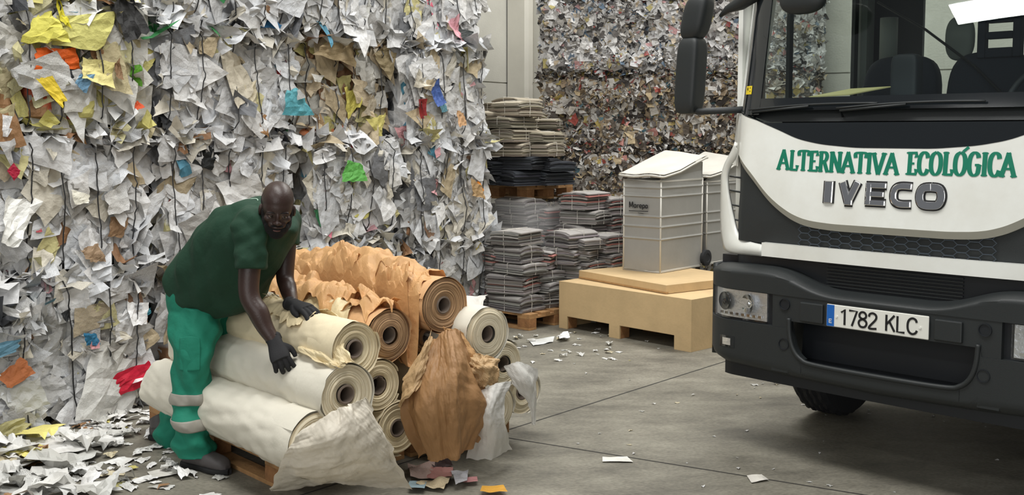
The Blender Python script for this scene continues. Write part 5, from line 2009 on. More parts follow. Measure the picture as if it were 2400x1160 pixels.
# lip round the lower opening
mb = MB()
P = [(-.485, .79), (-.478, .70), (-.455, .63), (-.41, .585), (-.33, .567), (0, .563), (.33, .567), (.41, .585), (.455, .63), (.478, .70), (.485, .79)]
Q = catmull(P, 60)
mb.tube([(q[0], float(by(q[0])) + .002, q[1]) for q in Q], .013, n=8)
mb.build('opening_lip', 'truck_black', TR, smooth=True)
mb = MB()
skin(mb, np.linspace(-.50, .50, 40), .54, .80, lambda X, Z: by(X) + .16 + (Z - .54) * .1, t=.02, nz=4)
skin(mb, np.linspace(-.50, .50, 40), .545, .56, lambda X, Z: by(X) + .03, t=.16, nz=2)
mb.build('opening_recess', 'truck_dark', TR)
for sx in (-1, 1):
    # dark headlight recess + fills
    mb = MB()
    skin(mb, np.sort(np.linspace(.575, 1.07, 40) * sx), .735, .906, lambda X, Z: by(X) + .035, t=.02, nz=6)
    mb.build('headlight_recess', 'truck_dark', TR, autosmooth=.7)
    # lamp: reflector back, two bowls, clear lens
    mb = MB()
    skin(mb, np.sort(np.linspace(.632, .99, 30) * sx), .748, .898, lambda X, Z: by(X) + .024, t=.012, nz=8)
    hl = mb.build('headlight', 'lens_reflector', TR, autosmooth=.7)
    for (cx, rad, nm) in ((.90, .050, 'projector_lens'), (.745, .052, 'reflector_bowl')):
        mb = MB()
        a = np.linspace(0, 2 * PI, 28, endpoint=False)
        cy = float(by(cx))
        if nm == 'projector_lens':
            pr = [(rad, .012), (rad * .86, .004), (rad * .80, .016), (rad * .62, .008), (rad * .3, .002), (.001, .0)]
        else:
            pr = [(rad, .010), (rad * .9, .012), (rad * .5, .020), (rad * .2, .023), (rad * .18, .012), (.001, .010)]
        mb.grid(np.stack([np.stack([sx * cx + np.cos(a) * p[0], np.full(28, cy + p[1] - .0) + (np.cos(a) * p[0]) * sx * .35, .832 + np.sin(a) * p[0]], -1) for p in pr]), closed=True, flip=True)
        mb.build(nm, 'chrome' if nm != 'projector_lens' else 'truck_gloss', hl, smooth=True)
    mb = MB()
    for q in range(8):
        x = sx * (.67 + q * .036)
        y = float(by(x))
        mb.box(x - .010, x + .010, y + .012, y + .02, .762, .776)
    mb.build('led_row', 'chrome', hl)
    mb = MB()
    skin(mb, np.sort(np.linspace(.628, .995, 30) * sx), .744, .902, lambda X, Z: by(X) + .002, t=.004, nz=6)
    mb.build('clear_cover', 'lamp_glass', hl, smooth=True)
    # fog lamp
    mb = MB()
    skin(mb, np.sort(np.linspace(.82, .93, 12) * sx), .583, .645, lambda X, Z: by(X) - .002, t=.01, nz=4)
    fg = mb.build('fog_lamp', 'truck_gloss', TR, autosmooth=.7)
    mb = MB()
    skin(mb, np.sort(np.linspace(.845, .90, 8) * sx), .595, .633, lambda X, Z: by(X) - .004, t=.004, nz=3)
    mb.build('fog_lens', 'lens_reflector', fg, smooth=True)
    for zz in (.86, .65):
        mb = MB()
        a = np.linspace(0, 2 * PI, 24, endpoint=False)
        cx = sx * .512
        cy = float(by(cx))
        pr = [(.031, .004), (.031, -.004), (.026, -.004), (.025, .001), (.001, .001)]
        mb.grid(np.stack([np.stack([cx + np.cos(a) * p[0], np.full(24, cy + p[1]), zz + np.sin(a) * p[0]], -1) for p in pr]), closed=True, flip=True)
        mb.build('bumper_plug', 'truck_dark', TR, autosmooth=.6)
    mb = MB()
    x0 = sx * .35
    mb.box(x0 - .065, x0 + .065, float(by(.35)) - .012, float(by(.35)) + .01, .785, .885)
    mb.build('mounting_block', 'truck_black', TR, bevel=.006)
    # end return of the bumper towards the wheel
    mb = MB()
    X = sx * 1.04
    y0 = float(by(1.072))
    mb.grid(np.array([[(X, y0 + .0, z), (X + sx * .012, y0 + .08, z), (X + sx * .012, y0 + .30, z + .04 * (z - .5))] for z in np.linspace(.50, 1.015, 6)]), flip=sx > 0)
    o = mb.build('bumper_end', 'truck_black', TR, smooth=True)
    sd = o.modifiers.new('t', 'SOLIDIFY')
    sd.thickness = .03
mb = MB()
skin(mb, np.linspace(-.93, .93, 60), .42, .50, lambda X, Z: by(X) + .06, t=.03, nz=3)
mb.build('under_lip', 'truck_dark', TR, autosmooth=.7)

# number plate -------------------------------------------------------------
mb = MB()
mb.box(-.262, .262, -.020, -.012, .7815, .8935)
pl = mb.build('number_plate', 'plate_white', TR, bevel=.004)
mb = MB()
mb.box(-.259, -.219, -.0215, -.019, .784, .891)
mb.build('blue_band', 'plate_blue', pl)
mb = MB()
text_mesh(mb, '1782', -.190, .012, .7985, .078, -.0222, -.0198, .0105)
text_mesh(mb, 'KlC', .047, .215, .7985, .078, -.0222, -.0198, .0105)
mb.build('characters', 'plate_black', pl)
mb = MB()
for seg in ([(-.245, .800), (-.245, .820)], [(-.246, .819), (-.231, .819)], [(-.246, .810), (-.233, .810)], [(-.246, .801), (-.231, .801)]):
    stroke(mb, seg, .0035, None, -.0226, -.0214)
mb.build('band_letter', 'plate_white', pl)
for x in (-.205, .222):
    mb = MB()
    disc(mb, (x, .836), .006, .006, None, -.024, -.020, 14)
    mb.build('plate_screw', 'sheet_plain', pl)

# lettering ------------------------------------------------------------------


def warp_front(d):
    def f(V):
        V = V.copy()
        V[:, 1] = fy(V[:, 0], V[:, 2]) + V[:, 1] + d
        return V
    return f


text2 = MB()
text_mesh(text2, 'ECOLOGICA', .075, .575, 1.546, .110, -.0015, .002, .0210, .0100, serif=.0130, base=lambda x: 1.545 + .004 * math.sin((x - .05) * 5))
stroke(text2, [(.338, 1.660), (.362, 1.682)], .013, None, -.0015, .002)
mb2 = MB()
text_mesh(mb2, 'ALTERNATIVA', -.645, .035, 1.551, .106, -.0015, .002, .0210, .0100, serif=.0130, base=lambda x: 1.553 - .010 * math.sin((x + .64) * 2.2))
text2.v = [warp_front(-.001)(v) for v in text2.v]
mb2.v = [warp_front(-.001)(v) for v in mb2.v]
mb2.build('company_lettering', 'green_letter', TR)
text2.build('company_lettering', 'green_letter', TR)
# chrome maker's letters, with black surrounds
z0_, z1_ = 1.388, 1.505


def badge(name, strokes_, w):
    for (mt, ex, ya, yb) in (('plate_black', .007, -.004, .002), ('chrome', 0, -.012, .0)):
        b_ = MB()
        for s in strokes_:
            stroke(b_, s, w + ex * 2, None, ya, yb)
        b_.v = [warp_front(0)(v) for v in b_.v]
        b_.build(name if mt == 'chrome' else name + '_outline', mt, TR, bevel=.005 if mt == 'chrome' else 0)


zc = lambda t: z0_ + .011 + (z1_ - z0_ - .022) * t
W1 = .040
badge('badge_letter', [[(-.328, z0_ + .002), (-.328, z1_ - .002)]], .050)
badge('badge_letter', [[(-.253, z1_ - .002), (-.216, z0_ + .012)], [(-.216, z0_ + .012), (-.170, z1_ - .002)], [(-.236, z0_ + .015), (-.192, z0_ + .015)]], W1 * .92)
E_ = [[(-.107, z0_ + .004), (-.107, z1_ - .004)], [(-.125, z1_ - .016), (-.018, z1_ - .016)], [(-.125, (z0_ + z1_) / 2), (-.028, (z0_ + z1_) / 2)], [(-.125, z0_ + .016), (-.018, z0_ + .016)]]
badge('badge_letter', E_, .029)
C_ = [(.111, z1_ - .016), (.055, z1_ - .015), (.028, z1_ - .028), (.020, (z0_ + z1_) / 2), (.028, z0_ + .028), (.055, z0_ + .015), (.111, z0_ + .016)]
badge('badge_letter', [C_], .032)
O_ = [(.203, z1_ - .015), (.164, z1_ - .022), (.151, (z0_ + z1_) / 2), (.164, z0_ + .022), (.203, z0_ + .015), (.242, z0_ + .022), (.255, (z0_ + z1_) / 2), (.242, z1_ - .022), (.203, z1_ - .015)]
badge('badge_letter', [O_], .036)

# wheels and chassis --------------------------------------------------------


def wheel(x, y, sx, R_=.435, w=.24):
    r = empty('wheel')
    r.parent = TR
    n = 90
    a = np.linspace(0, 2 * PI, n, endpoint=False)
    pr = [(-w / 2 + .02, .27), (-w / 2, .30), (-w / 2 - .006, .36), (-w / 2 + .01, .41), (-w / 2 + .03, R_ - .008)]
    tread = []
    for i, q in enumerate(np.linspace(-w / 2 + .035, w / 2 - .035, 17)):
        tread.append((q, R_ - (.012 if i in (3, 4, 8, 12, 13) else 0)))
    pr = pr + tread + [(-p[0], p[1]) for p in pr[::-1]]
    V = []
    for i, p in enumerate(pr):
        rad = np.full(n, p[1])
        if 4 <= i < len(pr) - 4:
            rad = rad - .009 * ((np.arange(n) + (i // 3) * 1) % 3 == 0)
        V.append(np.stack([x + np.full(n, p[0]), y + np.cos(a) * rad, R_ + np.sin(a) * rad], -1))
    mb = MB()
    mb.grid(np.stack(V), closed=True, flip=True)
    mb.build('tyre', 'tyre', r, autosmooth=.5)
    mb = MB()
    pr = [(.10, .275), (.09, .26), (.02, .24), (.0, .16), (.05, .14), (.06, .07), (.06, .001)]
    mb.grid(np.stack([np.stack([x + sx * np.full(n, p[0]), y + np.cos(a) * p[1], R_ + np.sin(a) * p[1]], -1) for p in pr]), closed=True, flip=sx < 0)
    mb.build('rim', 'cab_grey', r, autosmooth=.5)
    return r


wheel(-.85, 1.20, -1)
wheel(.85, 1.20, 1)
wheel(-.85, 4.2, -1)
wheel(.85, 4.2, 1)
mb = MB()
mb.tube([(-.75, 1.2, .44), (.75, 1.2, .44)], .05, n=12)
mb.tube([(-.75, 4.2, .44), (.75, 4.2, .44)], .07, n=12)
mb.build('axle', 'chassis_black', TR)
mb = MB()
for x in (-.42, .36):
    mb.box(x, x + .07, .25, 5.2, .62, .84)
mb.box(-.5, .5, .35, 1.5, .60, 1.0)
mb.build('chassis', 'chassis_black', TR)
for sx in (-1, 1):
    mb = MB()
    a = np.linspace(-.15, PI + .15, 24)
    A_ = np.stack([np.full(24, sx * .70), 1.2 + np.cos(a) * .52, .46 + np.sin(a) * .52], -1)
    B_ = A_ + np.array([sx * .34, 0, 0])
    mb.grid(np.stack([A_, B_], 1), flip=sx > 0)
    o = mb.build('wheel_arch', 'truck_black', TR, smooth=True)
    sd = o.modifiers.new('t', 'SOLIDIFY')
    sd.thickness = .02
mb = MB()
mb.box(-1.1, 1.1, 1.9, 5.4, .90, 1.05)
mb.build('load_bed', 'truck_dark', TR)

# mirrors --------------------------------------------------------------------


def mirror_shell(name, c, w, h, d, parent, p=3.2, lean=0.0, taper=0.0):
    mb = MB()
    rbox(mb, 0, 0, 0, w / 2, d / 2, h / 2, p=p, n=22)
    V = mb.v[0]
    k = V[:, 2] / (h / 2)
    V[:, 0] = V[:, 0] * (1 + taper * k) + lean * k
    mb.v = [V + np.array(c)]
    return mb.build(name, 'truck_black', parent, smooth=True)


for sx in (-1, 1):
    my = .34
    x0, z0 = tloc(1619, 178, my)
    x1, z1 = tloc(1634, 42, my)
    mirror_shell('mirror_housing', (sx * abs(x0), my, z0), .150, .45, .14, TR, p=5, lean=.014 * -sx)
    mirror_shell('wide_mirror_housing', (sx * abs(x1), my, z1), .165, .26, .14, TR, p=3.2, lean=.03 * -sx)
    mb = MB()
    xa, za = tloc(1625, 262, my)
    mb.tube([(sx * abs(x0), my, z0 - .15), (sx * abs(xa), my, za + .012), (sx * (abs(xa) - .03), my, za), (sx * 1.02, my + .02, za + .008)], .020, n=10)
    mb.build('mirror_arm', 'truck_black', TR, smooth=True)
    mb = MB()
    mb.tube([(sx * abs(x0), my, z0 + .1), (sx * abs(x1), my, z1 + .2), (sx * 1.0, my + .1, z1 + .22)], .018, n=10)
    mb.build('mirror_arm', 'truck_black', TR, smooth=True)
# kerb mirror above the door glass and front mirror at the top edge
xk, zk = tloc(1735, 12, .30)
mb = MB()
P = [tloc(1688, 38, .30), tloc(1705, 22, .30), tloc(1735, 8, .30), tloc(1765, -12, .30), tloc(1790, -40, .30)]
mb.tube([(p[0], .30, p[1]) for p in P], [.010, .022, .040, .045, .04], n=12)
mb.build('kerb_mirror', 'truck_black', TR, smooth=True)
xk, zk = tloc(1882, -6, .02)
mb = MB()
rbox(mb, xk, .02, zk, .13, .05, .085, p=2.4)
mb.build('front_mirror', 'truck_black', TR, smooth=True)


# strip luminaire high in the hall, seen only as a reflection in the windscreen
mlamp = bpy.data.materials.new('lamp_panel')
mlamp.use_nodes = True
_b = mlamp.node_tree.nodes['Principled BSDF']
_b.inputs['Emission Color'].default_value = (1, 1, 0.97, 1)
_b.inputs['Emission Strength'].default_value = 38
lr = empty('ceiling_lamp', (-5.2, 1.4, 6.0), math.radians(-42), 'bright rectangular hall lamp mirrored in the truck windscreen', 'lamp')
mb = MB()
mb.box(-.75, .75, -.30, .30, .0, .01)
link('diffuser', mb.mesh('diffuser'), lr, mlamp)
mb = MB()
mb.box(-.79, .79, -.40, .40, .012, .09)
mb.build('housing', 'truck_black', lr)
mb = MB()
for xx in (-.6, .6):
    mb.tube([(xx, 0, .09), (xx, 0, 3.0)], .006, n=5)
mb.build('suspension', 'truck_black', lr)
# ================================================================== WORKER
mat('skin_dark', srgb(54, 37, 32), 0.42, spec=0.5, var=0.12, vscale=14, bump=0.0008, bscale=120)
mat('shirt_green', srgb(13, 54, 35), 0.85, var=0.12, vscale=5, bump=0.012, bscale=9)
mat('trouser_green', srgb(18, 122, 98), 0.8, var=0.12, vscale=5, bump=0.012, bscale=11)
mat('reflective_band', srgb(150, 146, 136), 0.45, var=0.1, vscale=20)
mat('glove_black', srgb(15, 15, 18), 0.8, bump=0.001, bscale=140)
mat('boot_leather', srgb(84, 80, 80), 0.6, var=0.2, vscale=14, bump=0.002, bscale=40)
mat('boot_sole', srgb(30, 30, 31), 0.85)
mat('beard', srgb(14, 12, 12), 0.95, bump=0.003, bscale=160)
mat('eye_white', srgb(128, 112, 104), 0.25)
mat('eye_dark', srgb(16, 12, 10), 0.15)
mat('print_white', srgb(170, 200, 180), 0.7)
mat('lip', srgb(94, 60, 56), 0.5)

PW = at(468, 690, 5.60)
man = empty('person', (float(PW[0]), float(PW[1]), 0), 0, 'man in dark green t-shirt and green work trousers stooping with gloved hands on paper rolls', 'person')
MO = np.array([PW[0], PW[1], 0.0])


def wp(px, py, Y):
    return at(px, py, Y) - MO


def unit(v):
    v = np.asarray(v, float)
    return v / (np.linalg.norm(v) + 1e-12)


def loft(mb, secs, n=64, rows=70, cr=0.0, f=4.0, seed=0, p=2.0, flip=False, foldz=None, an=1.0):
    """secs: list of (centre, u, v) with u, v half-axis vectors."""
    C = catmull([s[0] for s in secs], rows)
    U = catmull([s[1] for s in secs], rows)
    V = catmull([s[2] for s in secs], rows)
    a = np.linspace(0, 2 * PI, n, endpoint=False)
    ca, sa = np.cos(a), np.sin(a)
    fc = np.sign(ca) * np.abs(ca) ** (2 / p)
    fs = np.sign(sa) * np.abs(sa) ** (2 / p)
    G = C[:, None] + U[:, None] * fc[None, :, None] + V[:, None] * fs[None, :, None]
    if cr:
        D = G - C[:, None]
        D /= np.linalg.norm(D, axis=-1)[..., None] + 1e-9
        w = cr * (crease(G * np.array([1, 1, an]), f, seed, 9, .15) + 0.18 * noise(G, f * .8, seed + 3))
        if foldz:
            amp, freq, z0, z1 = foldz
            zz = G[..., 2]
            m = np.clip((z1 - zz) / (z1 - z0), 0, 1)
            w = w + amp * m * np.sin(zz * freq + 2.2 * noise(G, 5, seed + 5) + np.sin(a)[None] * 1.4)
        G = G + D * w[..., None]
    # orientation
    nrm = np.cross(G[rows // 2, 1] - G[rows // 2, 0], G[rows // 2 + 1, 0] - G[rows // 2, 0])
    out = G[rows // 2, 0] - C[rows // 2]
    fl_ = (nrm @ out) > 0
    F0 = len(mb.f)
    mb.grid(G, closed=True, flip=not fl_)
    base = mb.n - rows * n
    c0, c1 = mb.n, mb.n + 1
    F = []
    for j in range(n):
        q = (0, j + base, (j + 1) % n + base)
        t0 = (c0, base + j, base + (j + 1) % n)
        t1 = (c1, base + (rows - 1) * n + (j + 1) % n, base + (rows - 1) * n + j)
        F.append(t0 if not fl_ is False else t0[::-1])
        F.append(t1 if not fl_ is False else t1[::-1])
    mb.v.append(np.array([C[0], C[-1]]))
    mb.c.append(np.tile((.5, .5, .5, 1), (2, 1)))
    mb.u.append(np.zeros((2, 3)))
    mb.n += 2
    mb.f.extend(F)
    mb.mi.extend([0] * len(F))
    return G, C


def limb(mb, pts, rad, el=1.0, **k):
    """round limb through pts with radii, closed ends"""
    P = np.array(pts, float)
    T = np.gradient(P, axis=0)
    secs = []
    N = None
    for i in range(len(P)):
        t = unit(T[i])
        if N is None:
            N = unit(np.cross(t, (0.3, 1, 0.1)))
        N = unit(N - t * (N @ t))
        B = np.cross(t, N)
        secs.append((P[i], N * rad[i], B * rad[i] * el))
    loft(mb, secs, **k)


def ell(mb, c, r, R=None, n=26):
    u = np.linspace(-PI / 2 + .02, PI / 2 - .02, n)
    v = np.linspace(-PI, PI, n * 2, endpoint=False)
    U, V = np.meshgrid(u, v, indexing='ij')
    G = np.stack([np.cos(U) * np.cos(V) * r[0], np.cos(U) * np.sin(V) * r[1], np.sin(U) * r[2]], -1)
    if R is not None:
        G = G @ np.array(R).T
    G = G + np.array(c)
    b = mb.n
    mb.grid(G, closed=True, flip=False)
    m = n * 2
    mb.f.append(tuple(b + j for j in range(m))[::-1])
    mb.f.append(tuple(b + (n - 1) * m + j for j in range(m)))
    mb.mi.extend([0, 0])


def fuse(o, vox, sm=4, fac=0.5, disp=None):
    r = o.modifiers.new('fuse', 'REMESH')
    r.mode = 'VOXEL'
    r.voxel_size = vox
    r.use_smooth_shade = True
    s = o.modifiers.new('soften', 'SMOOTH')
    s.factor = fac
    s.iterations = sm
    return o


LAT = unit((.50, .86, 0.02))          # from his right shoulder to his left
FWD = unit((.86, -.50, 0))

# ---- shirt
mb = MB()


def sec(pb, pf, Y, lat, tilt=0):
    """section between the back contour pixel pb and the front contour pixel pf at depth Y"""
    B_, F_ = wp(pb[0], pb[1], Y + .02), wp(pf[0], pf[1], Y - .02)
    c = (B_ + F_) / 2
    u = (F_ - B_) / 2
    # lean the front-back axis into the facing direction
    return (c, u + FWD * np.array([0, .10 * np.linalg.norm(u) / .2, 0]), LAT * lat)


SH = [sec((402, 652), (530, 742), 5.60, .165), sec((404, 634), (560, 738), 5.585, .185), sec((425, 597), (600, 706), 5.54, .20),
      sec((462, 545), (634, 650), 5.48, .215), sec((512, 500), (662, 600), 5.43, .225), sec((560, 474), (676, 562), 5.39, .205), sec((596, 462), (684, 545), 5.36, .15), sec((618, 470), (680, 536), 5.33, .095)]
loft(mb, SH, n=128, rows=120, cr=.055, f=8, seed=4, an=.6)
SHR = wp(588, 535, 5.215)      # near (right) shoulder
SHL = wp(672, 520, 5.56)       # far (left) shoulder
ELR = wp(584, 690, 5.16)
ELL_ = wp(668, 648, 5.50)
limb(mb, [SHR + np.array([-.0, .10, .01]), SHR, SHR * .72 + ELR * .28, SHR * .38 + ELR * .62], [.105, .090, .082, .078], cr=.05, f=10, seed=6, rows=40, n=48)
limb(mb, [SHL + np.array([-.02, -.10, 0]), SHL, SHL * .75 + ELL_ * .25, SHL * .58 + ELL_ * .42], [.10, .082, .072, .068], cr=.010, f=7, seed=7, rows=40, n=48)
fuse(mb.build('t_shirt', 'shirt_green', man), .0062, 2)

# ---- trousers
mb = MB()
ux = FWD
loft(mb, [(wp(470, 640, 5.61), FWD * .125, LAT * .165), (wp(468, 668, 5.61), FWD * .150, LAT * .180), (wp(470, 706, 5.61), FWD * .160, LAT * .185), (wp(472, 742, 5.61), FWD * .145, LAT * .17)], n=64, rows=30, cr=.008, f=6, seed=2)
NL = [(460, 715, 5.52, .125), (458, 765, 5.50, .124), (454, 820, 5.48, .112), (450, 880, 5.46, .098), (447, 930, 5.45, .094), (446, 980, 5.44, .096), (451, 1025, 5.43, .100), (463, 1068, 5.43, .086)]
LEGG, LEGC = loft(mb, [(wp(a, b, c), FWD * r * (1.0), LAT * r * .92) for a, b, c, r in NL], n=72, rows=110, cr=.055, f=9, an=.8, seed=12, foldz=(.010, 58, .25, .50))
FL = [(508, 715, 5.72, .120), (508, 765, 5.76, .116), (490, 835, 5.80, .098), (456, 905, 5.83, .088), (420, 965, 5.85, .088), (400, 1010, 5.86, .088), (402, 1048, 5.87, .078)]
loft(mb, [(wp(a, b, c), FWD * r, LAT * r * .92) for a, b, c, r in FL], n=72, rows=110, cr=.05, f=9, an=.8, seed=15, foldz=(.010, 52, .2, .45))
tr_ = fuse(mb.build('trousers', 'trouser_green', man), .0062, 2)
# reflective bands round the near shin
for (y0, y1) in ((917, 943), (971, 1000)):
    za, zb = wp(443, y0, 5.447)[2], wp(443, y1, 5.447)[2]
    k = np.where((LEGC[:, 2] <= za) & (LEGC[:, 2] >= zb))[0]
    G = LEGG[k]
    D = G - LEGC[k][:, None]
    D /= np.linalg.norm(D, axis=-1)[..., None]
    mb = MB()
    mb.grid(G + D * .0035, closed=True, flip=True)
    o = mb.build('reflective_band', 'reflective_band', man, smooth=True)
    sd = o.modifiers.new('t', 'SOLIDIFY')
    sd.thickness = .004
    sd.offset = 0
# cargo pocket with flap on the near thigh
mb = MB()
P = [[(425, 792, 5.39), (445, 788, 5.375), (468, 792, 5.39)], [(424, 815, 5.385), (446, 812, 5.37), (469, 815, 5.385)], [(424, 868, 5.38), (446, 870, 5.365), (468, 868, 5.375)]]
G = catmull(np.array([[wp(*q) for q in r] for r in P]), 16)
G = np.swapaxes(catmull(np.swapaxes(G, 0, 1), 14), 0, 1)
G = G + np.array([0, -1, 0]) * (.006 * crease(G, 9, 5, 6))[..., None]
mb.grid(G)
o = mb.build('thigh_pocket', 'trouser_green', man, smooth=True)
sd = o.modifiers.new('t', 'SOLIDIFY')
sd.thickness = .012

# ---- boots


def boot(heel, toe, ztop):
    d = unit(np.array([toe[0] - heel[0], toe[1] - heel[1], 0]))
    s = np.array([-d[1], d[0], 0])
    L = math.hypot(toe[0] - heel[0], toe[1] - heel[1])
    H = np.array([heel[0], heel[1], 0]) - MO
    mb = MB()
    z = np.array([0, 0, 1.0])
    S = []
    for t, w_, h_ in ((0.0, .020, .05), (.05, .036, .085), (.2, .042, .105), (.4, .044, .100), (.6, .050, .082), (.8, .052, .068), (.93, .040, .055), (1.0, .018, .03)):
        c = H + d * L * t + z * (.018 + h_ / 2)
        S.append((c, s * w_, z * h_ / 2))
    loft(mb, S, n=40, rows=40, p=2.6, cr=.003, f=14, seed=3)
    limb(mb, [H + d * L * .2 + z * .08, H + d * L * .17 + z * .13, H + d * L * .15 + z * ztop], [.052, .050, .052], rows=16, n=30)
    b_ = fuse(mb.build('boot', 'boot_leather', man), .005, 3)
    mb = MB()
    S = []
    for t, w_ in ((-.02, .02), (.03, .040), (.25, .043), (.45, .041), (.65, .052), (.85, .052), (.97, .036), (1.03, .014)):
        S.append((H + d * L * t + z * .016, s * w_, z * .016))
    loft(mb, S, n=40, rows=40, p=4.0)
    mb.build('boot_sole', 'boot_sole', b_, smooth=True)


boot((-1.725, 5.50), (-1.455, 5.345), .15)
boot((-2.06, 5.99), (-1.80, 5.85), .14)

# ---- body: torso, neck, head, arms in one surface
mb = MB()
loft(mb, [(s[0], s[1] * .70, s[2] * .70) for s in SH], n=60, rows=50)
NK0, HC = wp(640, 512, 5.33), wp(650, 488, 5.20)
RX, RZ = math.radians(24), math.radians(13)
RY = math.radians(4)
Rm = (Matrix.Rotation(RZ, 3, 'Z') @ Matrix.Rotation(RX, 3, 'X') @ Matrix.Rotation(RY, 3, 'Y'))
Rn = np.array(Rm)
HS = 1.04


def hp(x, y, z):
    return HC + Rn @ (np.array([x, y, z]) * HS)


def hell(x, y, z, a, b, c, rx=0.0, ry=0.0, rz=0.0, tgt=None):
    R2 = np.array(Matrix.Rotation(rz, 3, 'Z') @ Matrix.Rotation(ry, 3, 'Y') @ Matrix.Rotation(rx, 3, 'X'))
    ell(tgt or mb, hp(x, y, z), np.array([a, b, c]) * HS, Rn @ R2)


# head local: x image-right, -y towards the face, z up; centre between the ears
hell(0, .012, .045, .074, .094, .080)          # cranium
hell(0, -.010, .020, .069, .080, .078)         # forehead and temples
hell(0, -.022, -.030, .060, .064, .066)        # mid face
hell(0, -.030, -.068, .048, .054, .040)        # jaw
hell(0, -.060, -.090, .022, .020, .018)        # chin
for s in (-1, 1):
    hell(s * .040, -.058, -.022, .022, .020, .018)        # cheekbone
    hell(s * .030, -.076, .014, .024, .011, .008, ry=s * .12)   # brow
    hell(s * .076, .004, -.012, .010, .018, .030, rz=s * .3)    # ear
    hell(s * .0115, -.096, -.030, .0095, .012, .0085)     # nostril wing
    hell(s * .022, -.072, -.048, .020, .016, .018)
hell(0, -.090, -.004, .0085, .014, .026, rx=-.28)        # nose bridge
hell(0, -.103, -.026, .0125, .013, .011)                 # nose tip
hell(0, -.084, -.056, .024, .012, .007)                  # upper lip
hell(0, -.082, -.068, .021, .012, .008)                  # lower lip
limb(mb, [NK0 + np.array([-.06, .03, -.03]), NK0, HC + Rn @ np.array([0, .03, -.02])], [.082, .070, .062], rows=24, n=36)
WRR, WRL = wp(643, 801, 5.115), wp(686, 712, 5.315)
limb(mb, [SHR + np.array([-.02, .08, 0]), SHR, SHR * .5 + ELR * .5, ELR, wp(606, 733, 5.14), wp(622, 768, 5.13), WRR, wp(646, 808, 5.105)],
     [.06, .062, .056, .050, .050, .041, .030, .020], rows=70, n=36)
limb(mb, [SHL + np.array([-.02, -.08, 0]), SHL, SHL * .5 + ELL_ * .5, ELL_, wp(674, 672, 5.46), wp(680, 695, 5.41), WRL, wp(691, 716, 5.30)],
     [.06, .058, .052, .046, .045, .038, .028, .018], rows=70, n=36)
body = fuse(mb.build('body', 'skin_dark', man), .0042, 4)
# eyes
for s in (-1, 1):
    mb = MB()
    hell(s * .030, -.0725, .000, .0125, .0125, .0105, tgt=mb)
    e_ = mb.build('eye', 'eye_white', man, smooth=True)
    mb = MB()
    hell(s * .030 + .002, -.0835, .001, .0058, .0030, .0058, tgt=mb)
    mb.build('iris', 'eye_dark', e_, smooth=True)
    mb = MB()
    hell(s * .030, -.0750, .0065, .0155, .0125, .0062, ry=s * .12, tgt=mb)
    hell(s * .030, -.0735, -.0085, .0140, .0120, .0040, tgt=mb)
    o = mb.build('eyelids', 'skin_dark', man, smooth=True)
    fuse(o, .0016, 2)
    mb = MB()
    P = [hp(s * q, y, z) for q, y, z in ((.012, -.0875, .017), (.024, -.0885, .022), (.038, -.084, .022), (.050, -.075, .016))]
    mb.tube(P, [.002, .0038, .0036, .0015], n=8, el=.6)
    mb.build('eyebrow', 'beard', man, smooth=True)
# mouth
mb = MB()
mb.tube([hp(-.024, -.082, -.064), hp(-.012, -.094, -.0635), hp(0, -.0965, -.0625), hp(.012, -.094, -.0635), hp(.024, -.082, -.064)], [.0015, .0025, .003, .0025, .0015], n=8)
mb.build('mouth_line', 'beard', man, smooth=True)
mb = MB()
hell(0, -.086, -.071, .018, .0105, .0062, tgt=mb)
mb.build('lower_lip', 'lip', man, smooth=True)
# beard: full around jaw, moustache, sideburns
mb = MB()
hell(0, -.034, -.078, .060, .058, .044, tgt=mb)
hell(0, -.062, -.102, .036, .030, .026, tgt=mb)
hell(0, -.050, -.090, .050, .036, .030, tgt=mb)
for s in (-1, 1):
    hell(s * .052, -.020, -.056, .018, .036, .040, tgt=mb)
    hell(s * .062, -.006, -.020, .012, .022, .034, tgt=mb)
    hell(s * .038, -.056, -.066, .020, .022, .020, tgt=mb)
    hell(s * .015, -.0875, -.047, .017, .009, .0055, ry=s * .25, tgt=mb)
fuse(mb.build('beard', 'beard', man), .0032, 3)
# close-cropped hair on sides and back
mb = MB()
hell(0, .030, .026, .0775, .086, .066, tgt=mb)
hell(0, .040, .000, .070, .074, .070, tgt=mb)
fuse(mb.build('cropped_hair', 'beard', man), .0045, 3)

# ---- gloves


